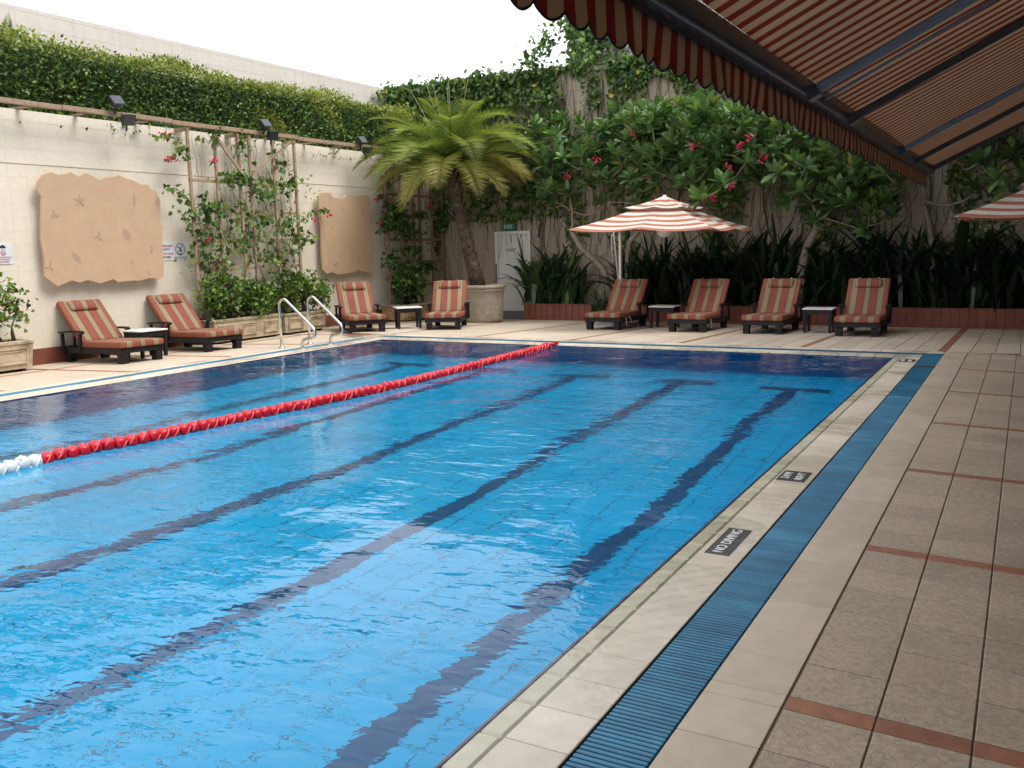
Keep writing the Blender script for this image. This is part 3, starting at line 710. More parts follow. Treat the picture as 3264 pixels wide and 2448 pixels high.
# ------------------------------------------------------------------ loungers
def rot_box(mb, x0, x1, ln, t0, t1, y_h, z_h, ang, bev, a0=0.0):
    Mx = Matrix.Translation((0, y_h, z_h)) @ Matrix.Rotation(ang, 4, 'X'); mb.box(x0, x1, a0, ln, t0, t1, 0, Mx, bev)
LW = .35
HINGE_Y, HINGE_Z, BACK = 1.12, .30, R(47)
def make_lounger():
    t = thing('sun_lounger', 'x', 'sun lounger')
    fr = MB()
    for s in (-1, 1): fr.box(s * LW - .022, s * LW + .022, .02, 1.72, .155, .245, 0, None, .006)
    fr.box(-LW + .022, LW - .022, .02, .065, .165, .240); fr.box(-LW + .022, LW - .022, 1.66, 1.70, .165, .24)
    fr.box(-LW + .022, LW - .022, .85, .89, .165, .225)
    fr.build('frame', M['wood_dark'], t, False)
    sl = MB()
    for k in range(9): sl.box(-LW + .0225, LW - .0225, .09 + k * .115, .16 + k * .115, .2455 - .02, .243)
    sl.build('seat_slats', M['wood_dark'], t, False)
    for s in (-1, 1):
        lg = MB(); x0, x1 = s * .345 - .11 * (s > 0), s * .345 + .11 * (s < 0)
        lg.prism([(.03, 0), (.15, 0), (.155, .05), (.135, .07), (.15, .11), (.19, .154), (.015, .154), (.022, .07), (.03, .05)], min(x0, x1), max(x0, x1), 'x')
        lg.build('leg', M['wood_dark'], t, False)
        lg = MB(); lg.prism([(1.50, 0), (1.60, 0), (1.605, .06), (1.62, .154), (1.46, .154), (1.50, .09)], min(x0, x1), max(x0, x1), 'x'); lg.build('leg', M['wood_dark'], t, False)
        ar = MB(); xa = s * (LW + .045)
        ar.prism([(.98, .465), (1.02, .487), (1.30, .492), (1.62, .478), (1.62, .505), (1.30, .520), (1.02, .516), (.97, .492)], xa - .04, xa + .04, 'x')
        ar.prism([(1.07, .20), (1.13, .20), (1.10, .33), (1.06, .468), (1.01, .468), (1.03, .36)], xa - .02, xa + .02, 'x')
        ar.prism([(1.54, .156), (1.59, .156), (1.59, .476), (1.54, .476)], xa - .02, xa + .02, 'x')
        ar.build('armrest', M['wood_dark'], t, False)
    bf = MB(); rot_box(bf, -LW + .03, LW - .03, .84, -.035, -.002, HINGE_Y, HINGE_Z - .045, BACK, 0)
    bf.prism([(1.42, .20), (1.46, .20), (1.40, .50), (1.36, .50)], -.30, -.27, 'x'); bf.prism([(1.42, .20), (1.46, .20), (1.40, .50), (1.36, .50)], .27, .30, 'x')
    bf.build('backrest_frame', M['wood_dark'], t, False)
    cu = MB()
    cu.box(-.37, .37, -.02, HINGE_Y + .03, .247, .345, 0, None, .028); cu.build('seat_cushion', M['cushion'], t, False)
    cu = MB(); rot_box(cu, -.365, .365, .90, .0, .095, HINGE_Y, HINGE_Z - .03, BACK, .028, .02); cu.build('back_cushion', M['cushion'], t, False)
    hp = MB(); Mx = Matrix.Translation((0, HINGE_Y, HINGE_Z - .03)) @ Matrix.Rotation(BACK, 4, 'X')
    prof = []
    for k in range(13):
        f = k / 12; x = -.235 + .47 * f; e = min(1, (min(f, 1 - f) * 12) ** .5 * .75 + .25); prof.append((x, e))
    nb = 12; vv = []; ff = []
    for x, e in prof:
        for j in range(nb):
            a = 2 * math.pi * j / nb; vv.append((x, .755 + .105 * math.cos(a) * (e * .25 + .75), .112 + .052 * math.sin(a) * e))
    for i in range(12):
        for j in range(nb): ff.append((i * nb + j, i * nb + (j + 1) % nb, (i + 1) * nb + (j + 1) % nb, (i + 1) * nb + j))
    ff += [tuple(range(nb))[::-1], tuple(12 * nb + j for j in range(nb))]
    hp.add(vv, ff, 0, True, Mx); h = hp.build('headrest', M['cushion'], t, False)
    tc = MB(); Mx2 = Mx
    for s in (-1, 1): tc.box(s * .17 - .008, s * .17 + .008, .86, .90, .097, .103, 0, Mx2)
    tc.build('strap', M['cord'], h, False)
    return t
proto = make_lounger(); used = [False]
def lounger(x, y, face, label, cord=False):
    """x,y = middle of the foot end on the deck; face = direction the foot end points to"""
    t = proto if not used[0] else copy_tree(proto); used[0] = True
    rz = math.atan2(face[1], face[0]) + math.pi / 2
    t.location = (x, y, deckz(x, y) - .004); t.rotation_euler = (0, 0, rz); t['label'] = label; t['group'] = 'striped sun loungers'
    hx, hy = x - 1.5 * face[0], y - 1.5 * face[1]
    t.rotation_euler = (math.atan((deckz(hx, hy) - deckz(x, y)) / 1.5), 0, rz)
    if cord:
        c = MB(); c.tube([(.30, .35, .25), (.375, .33, .24), (.385, .34, .15), (.38, .36, .06)], .006, 5)
        if cord > 1: c.tube([(.30, .50, .25), (.38, .52, .25), (.40, .56, .17), (.39, .62, .09)], .006, 5)
        c.build('tie_cord', M['cord'], t, False)
lounger(-11.86, 9.45, (1, -.10), 'striped lounger beside the corner planter, under the large sandstone panel')
lounger(-11.84, 11.10, (1, -.14), 'striped lounger between the low side table and the trellis planters')
lounger(-11.30, 14.30, (.74, -.67), 'striped lounger facing the pool corner, below the smaller sandstone panel')
lounger(-10.26, 15.40, (.46, -.89), 'striped lounger right beside the big round palm pot')
lounger(-7.26, 16.52, (.03, -1), 'striped lounger in front of the white parasol pole', 2)
lounger(-5.54, 16.50, (.02, -1), 'striped lounger just right of the parasol table, cord hanging from its frame', 1)
lounger(-4.13, 16.50, (.02, -1), 'striped lounger with the table holding a fallen flower at its right armrest')
lounger(-2.51, 16.47, (.03, -1), 'striped lounger closest to the far end of the awning')

def make_table():
    t = thing('side_table', 'x', 'side table')
    tp = MB(); tp.box(-.27, .27, -.23, .23, .432, .455, 0, None, .006); tp.build('top', M['white_top'], t, False)
    ap = MB()
    for y0, y1 in ((-.21, -.185), (.185, .21)): ap.box(-.245, .245, y0, y1, .345, .431)
    for x0, x1 in ((-.25, -.225), (.225, .25)): ap.box(x0, x1, -.184, .184, .345, .431)
    ap.build('apron', M['wood_dark'], t, False)
    for sx in (-1, 1):
        for sy in (-1, 1):
            lg = MB(); x0, y0 = sx * .222, sy * .182
            lg.hull([(x0 - .022, y0 - .022, 0), (x0 + .022, y0 - .022, 0), (x0 + .022, y0 + .022, 0), (x0 - .022, y0 + .022, 0)],
                    [(x0 - .033, y0 - .033, .43), (x0 + .033, y0 - .033, .43), (x0 + .033, y0 + .033, .43), (x0 - .033, y0 + .033, .43)]); lg.build('leg', M['wood_dark'], t, False)
    return t
tp = make_table(); tused = [False]
def table(x, y, rz, label):
    t = tp if not tused[0] else copy_tree(tp); tused[0] = True
    t.location = (x, y, deckz(x, y) - .003); t.rotation_euler = (0, 0, rz); t['label'] = label; t['group'] = 'white topped side tables'
_tq = at_z(463, 1056, .37)
table(_tq[0], _tq[1], R(88), 'white topped side table between the two loungers under the large panel')
table(-11.28, 15.62, R(45), 'white topped side table in front of the rust stained planter')
table(-6.36, 17.62, 0, 'white topped side table between the loungers under the parasol')
table(-3.30, 17.40, 0, 'white topped side table with a red fallen flower on it')
fl = MB(); Mx = Matrix.Translation((-3.18, 17.30, deckz(-3.2, 17.3) + .453))
for k in range(5):
    a = k * 1.257; fl.add([(0, 0, .005), (.03 * math.cos(a - .4), .03 * math.sin(a - .4), .02), (.045 * math.cos(a), .045 * math.sin(a), .03), (.03 * math.cos(a + .4), .03 * math.sin(a + .4), .02)], [(0, 1, 2, 3)], 0, False, Mx)
tag(fl.build('fallen_flower', M['flower']), 'red fallen blossom lying on the white side table', 'flower')
pp = MB(); Mx = Matrix.Translation((-3.05, 18.35, deckz(-3, 18.35))) @ Matrix.Rotation(.4, 4, 'Z')
pp.add([(-.13, -.09, .004), (.13, -.09, .006), (.14, .10, .02), (-.12, .09, .006), (0, .0, .03)], [(0, 1, 4), (1, 2, 4), (2, 3, 4), (3, 0, 4)], 0, False, Mx)
tag(pp.build('paper_scrap', M['paper']), 'crumpled white paper on the deck behind the flower table', 'paper')

# ------------------------------------------------------------------ parasols
def parasol(cx, cyy, half, z_e, z_t, pole, label, tilt=0.0, lamp=True):
    zb = deckz(*pole); t = thing('parasol', label, 'parasol', (pole[0], pole[1], zb), 0, None)
    def tier(name, h0, h1, za, zb_, sag, m, n=10, mr=7):
        """square skirt from half-width h0 at height za to h1 at zb_; two gores a side"""
        vv = []; ff = []; uv = []
        for side in range(4):
            ca, sa = math.cos(side * math.pi / 2), math.sin(side * math.pi / 2)
            for r in range(mr + 1):
                f = r / mr; h = h0 + (h1 - h0) * f
                for i in range(n + 1):
                    e = -1 + 2 * i / n; g = abs(math.sin(math.pi * (i / n) * 2))
                    z = za + (zb_ - za) * f + .055 * math.sin(math.pi * f) * -1 * .5 - sag * g * f
                    dd = -h * (1 - .03 * g * f)
                    x, y = e * h, dd
                    vv.append((cx + x * ca - y * sa, cyy + x * sa + y * ca, z - tilt * ((x * ca - y * sa)))); uv.append((i / n, f))
            base = side * (mr + 1) * (n + 1)
            for r in range(mr):
                for i in range(n):
                    a = base + r * (n + 1) + i; ff.append((a, a + 1, a + n + 2, a + n + 1))
        mb = MB(); mb.add(vv, ff, 0, True); o = mb.build(name, m, t)
        ul = o.data.uv_layers.new(name='UVMap')
        for lp in o.data.loops: ul.data[lp.index].uv = uv[lp.vertex_index]
        return o
    sl = (z_t - z_e) / half
    tier('canopy', .36, half, z_t - .36 * sl * .9 - .06, z_e, .055, M['canopy'])
    tier('vent_canopy', .03, .60, z_t, z_t - .60 * sl * .92 + .03, .035, M['canopy_vent'], 8, 4)
    for k in range(8):
        a = k * math.pi / 4; rr = half * (math.sqrt(2) if k % 2 else 1.0) * .985
        q = MB(); q.tube([(cx, cyy, z_t - .13), (cx + rr * .5 * math.cos(a), cyy + rr * .5 * math.sin(a), (z_t + z_e) / 2 - .09 - tilt * rr * .5 * math.cos(a)), (cx + rr * math.cos(a), cyy + rr * math.sin(a), z_e - .012 - tilt * rr * math.cos(a))], .011, 5); q.build('rib', M['pole_white'], t)
    q = MB(); q.tube([(cx, cyy, z_t - .45), (cx, cyy, z_t + .03)], .035, 10); q.build('hub', M['pole_white'], t)
    if lamp:
        q = MB(); q.lathe([(.02, .15), (.13, .10), (.155, .0), (.14, -.06), (.09, -.11), (.02, -.125)], 18, 0, (cx, cyy, z_e - .04)); q.build('lamp_globe', M['pole_white'], t)
    ztop = z_e + .10
    q = MB(); px_, py_ = pole
    q.box(px_ - .028, px_ + .028, py_ - .04, py_ + .04, zb, ztop, 0, None, .006); q.build('pole', M['pole_white'], t)
    q = MB(); q.tube([(px_, py_, ztop - .04), (px_ + (cx - px_) * .5, py_ + (cyy - py_) * .5, (ztop + z_t) / 2 - .03), (cx, cyy, z_t - .12)], .026, 8); q.build('arm', M['pole_white'], t)
    q = MB(); q.tube([(px_ - .035, py_ - .05, zb + .98), (px_ - .13, py_ - .05, ztop - .12), (px_ - .05, py_ - .02, ztop - .03)], .017, 6); q.build('brace', M['pole_white'], t)
    q = MB(); q.tube([(px_ - .06, py_ - .08, ztop - .06), (px_ - .17, py_ - .08, ztop - .22), (px_ - .145, py_ - .08, ztop - .75)], .012, 6); q.build('crank_handle', M['pole_white'], t)
    q = MB(); q.box(px_ - .05, px_ + .045, py_ - .056, py_ + .05, zb + .94, zb + 1.0, 0, None, .01); q.build('collar', M['pole_white'], t)
    q = MB(); q.tube([(px_ - .04, py_ - .04, ztop - .05), (px_ + .02, py_ - .05, ztop - .0), (px_ + .06, py_ - .03, ztop - .06)], .045, 8); q.build('knuckle', M['pole_white'], t)
    q = MB(); q.box(px_ - .40, px_ + .40, py_ - .40, py_ + .40, zb - .002, zb + .05, 0, None, .01); q.build('base_plate', M['door_grey'], t)
    q = MB(); q.tube([(px_ + .12, py_ - .1, ztop), (px_ + .45, py_ - .1, zb + .02)], .004, 4); q.build('tie_line', M['black_metal'], t)
    return t
pc = at_y(2118, 700, 17.45)
parasol(pc[0], 17.45, 1.42, 1.87, 2.50, tuple(at_y(1978, 900, 18.45)[:2]), 'white pole parasol with coral stripes over the loungers', .018)
p2 = at_y(3041, 691, 14.6)
parasol(p2[0] + 1.40, 16.0, 1.40, 1.88, 2.56, (p2[0] + 2.6, 16.9), 'shaded striped parasol reaching in past the end of the awning', .0, False)

# ------------------------------------------------------------------ lane rope
rp = [(-6.65, 3.2), (-6.70, 3.98), (-6.73, 4.33), (-6.71, 4.77), (-6.645, 5.17), (-6.62, 5.66), (-6.58, 6.18), (-6.535, 6.76), (-6.47, 7.36), (-6.42, 8.1), (-6.39, 8.93), (-6.43, 10.09), (-6.49, 11.4), (-6.58, 12.85)]
rope = thing('lane_rope', 'floating lane rope of red and white ball floats across the pool', 'lane rope', (rp[-1][0], rp[-1][1], 0))
ra = np.array(rp); sl_ = np.concatenate([[0], np.cumsum(np.hypot(*np.diff(ra, axis=0).T))])
def rope_pt(s): return np.interp(s, sl_, ra[:, 0]), np.interp(s, sl_, ra[:, 1])
M['float_red'] = mat('red_float', (.62, .012, .03), .22, .12, 30)
M['float_pink'] = mat('pale_red_float_vane', (.80, .13, .14), .35, .1, 30)
M['float_white'] = mat('white_float', (.80, .82, .84), .3, .05, 30)
def float_mesh(m1, m2):
    b = MB(); prof = [(.010, -.047), (.045, -.043), (.058, -.025), (.063, 0), (.058, .025), (.045, .043), (.010, .047)]
    Mx = Matrix.Rotation(R(90), 4, 'X'); b.lathe(prof, 14, 0, (0, 0, 0), True, Mx)
    for sgn in (0, 1):                                   # two raised spiral vanes
        pts = [];
        for k in range(9):
            f = k / 8; a = f * math.pi * .6 + sgn * math.pi + .5; yy = -.040 + .080 * f; r = .0575 + .006 * math.sin(math.pi * f)
            pts.append((r * math.cos(a), yy, r * math.sin(a)))
        b.tube(pts, .0075, 5, 1)
    return b.mesh('float', [m1, m2])
fr_, fw_ = float_mesh(M['float_red'], M['float_pink']), float_mesh(M['float_white'], M['float_white'])
s = 0.0; tot = sl_[-1]
s_split = np.interp(4.30, ra[:, 1], sl_)
while s < tot - .02:
    x, yy = rope_pt(s); x2, y2 = rope_pt(min(s + .05, tot)); a = math.atan2(y2 - yy, x2 - x) - math.pi / 2
    o = put('float', fr_ if s > s_split else fw_, rope, (x - rp[-1][0], yy - rp[-1][1], .022 + random.uniform(-.006, .006)), (random.uniform(-.06, .06), random.uniform(0, 6.28), a)); s += .106
bb = MB(); bb.tube([(x, yy, .02) for x, yy in rp] + [(-6.60, 13.18, .012), (-6.62, 13.30, .03)], .006, 5); bb.build('cable', M['steel'], rope)
bb = MB(); bb.tube([(-6.585, 12.93, .03), (-6.60, 13.20, .035)], .033, 10); bb.build('tensioner', M['float_red'], rope)
bb = MB(); bb.tube([(-6.605, 13.24, .035), (-6.62, 13.30, .05), (-6.63, 13.30, .012)], .010, 6); bb.build('hook', M['steel'], rope)

# ------------------------------------------------------------------ pool handrails
def handrail(y, label):
    t = thing('handrail', label, 'handrail', (-10.93, y, 0), 0, 'steel pool handrails')
    z1 = .86
    pts = [(-10.93, y, 0), (-10.93, y, .70)]
    for k in range(1, 8):
        a = math.pi - k / 7 * R(122); pts.append((-10.83 + .10 * math.cos(a), y, .72 + .10 * math.sin(a)))
    p0 = pts[-1]; d = (.78, -.62); pts.append((p0[0] + .66 * d[0], y, p0[2] + .66 * d[1]))
    q0 = pts[-1]
    for (dx, dz_) in [(.05, -.045), (.085, -.10), (.085, -.155), (.05, -.20), (-.01, -.222), (-.10, -.228), (-.16, -.245), (-.19, -.28), (-.20, -.33)]: pts.append((q0[0] + dx, y, max(0.0, q0[2] + dz_)))
    pts.append((pts[-1][0] - .003, y, 0.0))
    bb = MB(); bb.tube(pts, .0235, 12); bb.build('rail', M['steel'], t)
    for fx in (pts[0][0], pts[-1][0]):
        bb = MB(); bb.lathe([(.055, 0), (.055, .006), (.045, .014), (.022, .018)], 16, 0, (fx, y, 0)); bb.build('flange', M['steel'], t)
handrail(11.48, 'curved steel handrail standing on the side of the two wall loungers')
handrail(12.18, 'curved steel handrail standing on the side of the pool corner')

# ------------------------------------------------------------------ low terracotta planter walls, door, exit sign
def planter_wall(x0, x1, label, low=None):
    t = thing('planter_wall', label, 'planter wall', (x0, PLANT_Y, 0)); z1 = .215; zb = deckz(0 - 5, PLANT_Y) - .05
    bb = MB(); bb.box(x0 + .01, x1 - .01, PLANT_Y + .012, PLANT_Y + .12, zb, z1 - .012); bb.build('core', M['grout'], t)
    w_ = .155; n = int((x1 - x0) / w_)
    k1 = MB(); k1.box(-.0755, .0755, -.012, .012, 0, z1 - zb - .10, 0, None, .003); me1 = k1.mesh('facing_tile', M['red_wall'])
    k2 = MB(); k2.box(-.0755, .0755, -.014, .014, 0, .096, 0, None, .003); me2 = k2.mesh('facing_tile', M['red_wall'])
    k3 = MB(); k3.box(-.0755, .0755, -.02, .13, 0, .02, 0, None, .004); me3 = k3.mesh('cap_tile', M['red_wall'])
    for i in range(n):
        xx = (i + .5) * (x1 - x0) / n
        put('facing_tile', me2, t, (xx, .0, zb)); put('facing_tile', me1, t, (xx, .0, zb + .10)); put('cap_tile', me3, t, (xx, .0, z1 - .011))
    bb = MB(); bb.box(x0 + .02, x1 - .02, PLANT_Y + .125, FAR_Y - .01, zb, z1 - .06); bb.build('soil', M['soil'], t)
    return t
xdl = at_y(1670, 1000, PLANT_Y)[0]
planter_wall(xdl, at_y(1886, 1000, PLANT_Y)[0], 'low terracotta tiled planter wall beside the white door')
planter_wall(at_y(1935, 1000, PLANT_Y)[0], BLD_X - .03, 'long low terracotta planter wall behind the far loungers')
d0, d1 = at_y(1579, 738, FAR_Y - .02)[0], at_y(1692, 738, FAR_Y - .02)[0]
dr = thing('exit_door', 'white metal door with frame below the green exit sign', 'door', ((d0 + d1) / 2, FAR_Y, -.17)); zd0, zd1 = -.16, 1.98
bb = MB(); bb.box(d0, d0 + .085, FAR_Y - .07, FAR_Y - .004, zd0, zd1, 0, None, .006); bb.box(d1 - .085, d1, FAR_Y - .07, FAR_Y - .004, zd0, zd1, 0, None, .006); bb.box(d0 + .086, d1 - .086, FAR_Y - .07, FAR_Y - .004, zd1 - .085, zd1, 0, None, .006); bb.build('frame', M['door_white'], dr)
bb = MB(); bb.box(d0 + .09, d1 - .09, FAR_Y - .035, FAR_Y - .006, zd0 + .14, zd1 - .09, 0, None, .003); leafd = bb.build('leaf', M['door_white'], dr)
bb = MB(); bb.box(d0 + .30, d0 + .58, FAR_Y - .041, FAR_Y - .0352, 1.47, 1.555); bb.build('name_plate', M['door_plate'], dr)
bb = MB(); bb.box(d0 + .005, d0 + .05, FAR_Y - .10, FAR_Y - .0705, .55, 1.18); bb.build('kick_guard', M['door_grey'], dr)
bb = MB(); bb.box(d0 - .02, d1 + .02, FAR_Y - .20, FAR_Y - .0355, -.20, zd0 + .11); bb.build('threshold', M['door_grey'], dr)
ex0, ex1 = at_y(1600, 723, FAR_Y - .1)[0], at_y(1642, 723, FAR_Y - .1)[0]
ex = thing('exit_sign', 'green illuminated exit sign box above the white door', 'exit sign', ((ex0 + ex1) / 2, FAR_Y - .05, 2.0))
bb = MB(); bb.box(ex0, ex1, FAR_Y - .11, FAR_Y - .006, 1.995, 2.185, 0, None, .01); bb.build('box', M['exit_green'], ex)
put('lettering', TX['exit'], ex, (0, -.0615, .088), (R(90), 0, 0))

# ------------------------------------------------------------------ signs on the cream wall
def wsign(name, label, y0, y1, z0, z1):
    t = thing(name, label, 'sign', (WALL_X + .006, (y0 + y1) / 2, (z0 + z1) / 2))
    bb = MB(); bb.box(WALL_X + .0055, WALL_X + .012, y0, y1, z0, z1, 0, None, .002); bb.build('plate', M['sign_white'], t); return t
ROTW = (R(90), 0, R(90))
def flat_shape(t, name, polys, m, dx=.0075):
    bb = MB()
    for pl in polys: bb.prism(pl, dx, dx + .0012, 'x')
    return put(name, bb.mesh(name, m), t)
def ring(r0, r1, n=32, c=(0, 0)):
    return [[(c[0] + r0 * math.cos(2 * math.pi * k / n), c[1] + r0 * math.sin(2 * math.pi * k / n)), (c[0] + r1 * math.cos(2 * math.pi * k / n), c[1] + r1 * math.sin(2 * math.pi * k / n)),
             (c[0] + r1 * math.cos(2 * math.pi * (k + 1) / n), c[1] + r1 * math.sin(2 * math.pi * (k + 1) / n)), (c[0] + r0 * math.cos(2 * math.pi * (k + 1) / n), c[1] + r0 * math.sin(2 * math.pi * (k + 1) / n))] for k in range(n)]
def barp(a, b_, w_):
    a, b_ = np.array(a), np.array(b_); d = (b_ - a) / np.linalg.norm(b_ - a); nn = np.array([-d[1], d[0]]) * w_ / 2
    return [tuple(a + nn), tuple(b_ + nn), tuple(b_ - nn), tuple(a - nn)]
s0 = at_x(551, 774, WALL_X)[1]; s1 = at_x(590, 774, WALL_X)[1]; s00 = s0 - .40
nd = wsign('no_diving_sign', 'white no diving sign with crossed out diver pictogram', s0 + .004, s1, 1.50, 1.822)
flat_shape(nd, 'prohibition_ring', ring(.098, .110, 32, (0, .035)) + [barp((-.07, -.045), (.062, .115), .012)], M['ink'])
flat_shape(nd, 'diver', [barp((-.075, .085), (.0, .05), .016), barp((0, .05), (.035, .0), .020), barp((.005, .045), (.008, -.03), .010), [(.03 + .013 * math.cos(k), -.005 + .013 * math.sin(k)) for k in np.linspace(0, 5.6, 8)], [(-.06, -.045), (.06, -.045), (.03, -.065), (-.03, -.065)]], M['ink'], .0089)
put('lettering', TX['nodiving_wall'], nd, (.0078, 0, -.122), ROTW)
lf = wsign('lifeguard_sign', 'white lifeguard warning sign half hidden behind the large panel', s00, s0, 1.495, 1.825)
for k, z in (('life1', .095), ('life2', .035), ('life3', -.045), ('life4', -.105)): put('lettering', TX[k], lf, (.0078, .0, z), ROTW)
r1_ = at_x(38, 800, WALL_X)[1]
rs = wsign('thunderstorm_sign', 'white sign with rain cloud and red prohibition ring by the corner planter', r1_ - .30, r1_, 1.515, 1.83)
flat_shape(rs, 'cloud', [[(c[0] + r * math.cos(a), c[1] + r * math.sin(a)) for a in np.linspace(0, 5.9, 12)] for c, r in (((-.03, .105), .018), ((0, .113), .024), ((.028, .104), .017))] + [barp((-.045, .096), (.045, .096), .016)] + [barp((x, .082), (x - .006, .062), .006) for x in (-.02, .003, .024)], M['ink'])
flat_shape(rs, 'prohibition_ring', ring(.032, .041, 28, (0, .012)) + [barp((-.025, .035), (.025, -.012), .008), barp((-.02, .005), (.02, .012), .012)], M['ink_red'])
for k, z in (('rain1', -.05), ('rain2', -.085), ('rain3', -.12)): put('lettering', TX[k], rs, (.0078, .0, z), ROTW)

# ------------------------------------------------------------------ sandstone panels with leaf impressions
def leafpoly(cx, cz, L, wd, ang):
    pts = []
    for k in range(7): f = k / 6; pts.append((f * L - L / 2, wd * math.sin(math.pi * f ** .8)))
    for k in range(5, 0, -1): f = k / 6; pts.append((f * L - L / 2, -wd * math.sin(math.pi * f ** .8)))
    c, s_ = math.cos(ang), math.sin(ang); return [(cx + a * c - b_ * s_, cz + a * s_ + b_ * c) for a, b_ in pts]
def panel(name, label, outline, leaves):
    xf = WALL_X + .17; pts = [at_x(px, py, xf) for px, py in outline]
    base = pts[0]; t = thing(name, label, 'wall panel', (WALL_X, np.mean([p[1] for p in pts]), min(p[2] for p in pts)))
    bm = bmesh.new(); vs = [bm.verts.new((xf, p[1], p[2])) for p in pts]; f = bm.faces.new(vs); bm.normal_update()
    if f.normal.x < 0: f.normal_flip()
    r = bmesh.ops.extrude_face_region(bm, geom=[f]); 
    for v in [g_ for g_ in r['geom'] if isinstance(g_, bmesh.types.BMVert)]: v.co.x = xf - .045
    for e in r['geom']:
        pass
    me = bpy.data.meshes.new('slab'); L = t.location
    for v in bm.verts: v.co -= L
    bmesh.ops.recalc_face_normals(bm, faces=bm.faces); bm.to_mesh(me); bm.free(); me.materials.append(M['sand_panel']); put('slab', me, t)
    bb = MB()
    for dy in (-.25, .25): bb.box(WALL_X + .005, xf - .046, L[1] + dy * 2 - .04, L[1] + dy * 2 + .04, L[2] + .4, L[2] + 1.1)
    bb.build('batten', M['wood_dark'], t)
    for px, py, ln, wd, ang, n in leaves:
        q = at_x(px, py, xf); bb = MB()
        polys = [leafpoly(q[1], q[2], ln, wd, R(ang))] if n == 1 else ([leafpoly(q[1] + ln * (.5 - k / 6) * math.cos(R(ang)) + s_ * wd * math.sin(R(ang)) * -1.6, q[2] + ln * (.5 - k / 6) * math.sin(R(ang)) + s_ * wd * 1.6 * math.cos(R(ang)), wd * 4.2, wd * .35, R(ang + 180 - s_ * 38)) for k in (0, 1.7, 3.4, 5) for s_ in (-1, 1)] + [leafpoly(q[1], q[2], ln * 1.1, .004, R(ang))]) if n == -1 else [leafpoly(q[1] + ln * .33 * math.cos(R(ang + k * 360 / n)), q[2] + ln * .33 * math.sin(R(ang + k * 360 / n)), ln * .62, wd, R(ang + k * 360 / n)) for k in range(n)]
        for i, pl in enumerate(polys): bb.prism(pl, xf + .0006, xf + .003 + .0007 * i, 'x')
        bb.build('leaf_relief', M['leaf_relief'], t)
z1_ = lambda x, y: (x * .3689, y * .3689); z6_ = lambda x, y: (x * .3689, 600 + y * .3689); z2_ = lambda x, y: (400 + x * .3689, 300 + y * .3689); z7_ = lambda x, y: (600 + x * .3689, 600 + y * .3689)
outA = [z1_(*p) for p in [(318, 1640), (335, 1560), (370, 1510), (440, 1488), (500, 1510), (560, 1505), (610, 1488), (680, 1525), (745, 1495), (800, 1520), (865, 1555), (930, 1530), (1000, 1525), (1030, 1515), (1080, 1540), (1150, 1560), (1215, 1592), (1240, 1600), (1275, 1595), (1300, 1630)]] + \
       [z6_(*p) for p in [(1320, 15), (1355, 30), (1385, 110), (1384, 290), (1405, 340), (1404, 520), (1415, 640), (1415, 750), (1385, 785), (1300, 775), (1200, 800), (1160, 795), (1080, 805), (1020, 812), (980, 785), (870, 822), (760, 792), (690, 815), (625, 795), (500, 848), (390, 765), (385, 620), (355, 440), (360, 75)]]
panel('sandstone_panel', 'large sandstone panel with ragged edges and leaf imprints on the cream wall', outA,
      [(*z6_(690, 110), .17, .018, 20, 5), (*z6_(470, 230), .14, .022, 100, 3), (*z6_(1160, 110), .22, .026, 88, 1), (*z6_(850, 420), .15, .02, 75, 3), (*z6_(1095, 400), .24, .075, 125, 1), (*z6_(660, 600), .24, .055, 130, 1), (*z6_(430, 680), .15, .018, 70, 3), (*z6_(1310, 530), .12, .03, 80, 2), (*z6_(1140, 640), .11, .02, 70, 1), (*z6_(1285, 735), .10, .02, 110, 1), (*z6_(1355, 125), .06, .02, 60, 1)])
outB = [z2_(*p) for p in [(1665, 880), (1690, 852), (1770, 855), (1800, 895), (1870, 905), (1920, 868), (1960, 885), (2050, 872), (2100, 880), (2125, 930), (2110, 1010), (2115, 1100), (2118, 1200), (2130, 1300), (2135, 1400), (2130, 1490), (2145, 1530), (2100, 1545), (2010, 1520), (1960, 1545), (1890, 1550), (1840, 1562), (1780, 1535), (1745, 1555), (1705, 1515), (1698, 1400), (1690, 1100), (1675, 1000)]]
panel('sandstone_panel', 'smaller sandstone panel with leaf imprints near the palm', outB,
      [(*z2_(1770, 900), .09, .016, 120, 1), (*z2_(1875, 995), .1, .02, 110, 1), (*z2_(2050, 1010), .2, .02, 70, 1), (*z2_(1780, 1150), .1, .022, 25, 1), (*z2_(1715, 1225), .09, .02, 130, 1), (*z2_(2015, 1235), .05, .02, 45, 1), (*z2_(1925, 1100), .07, .015, 120, 1), (*z2_(2065, 1095), .07, .014, 100, 1), (*z2_(1820, 1470), .13, .04, 25, 2), (*z2_(2020, 1410), .12, .014, 88, 1)])

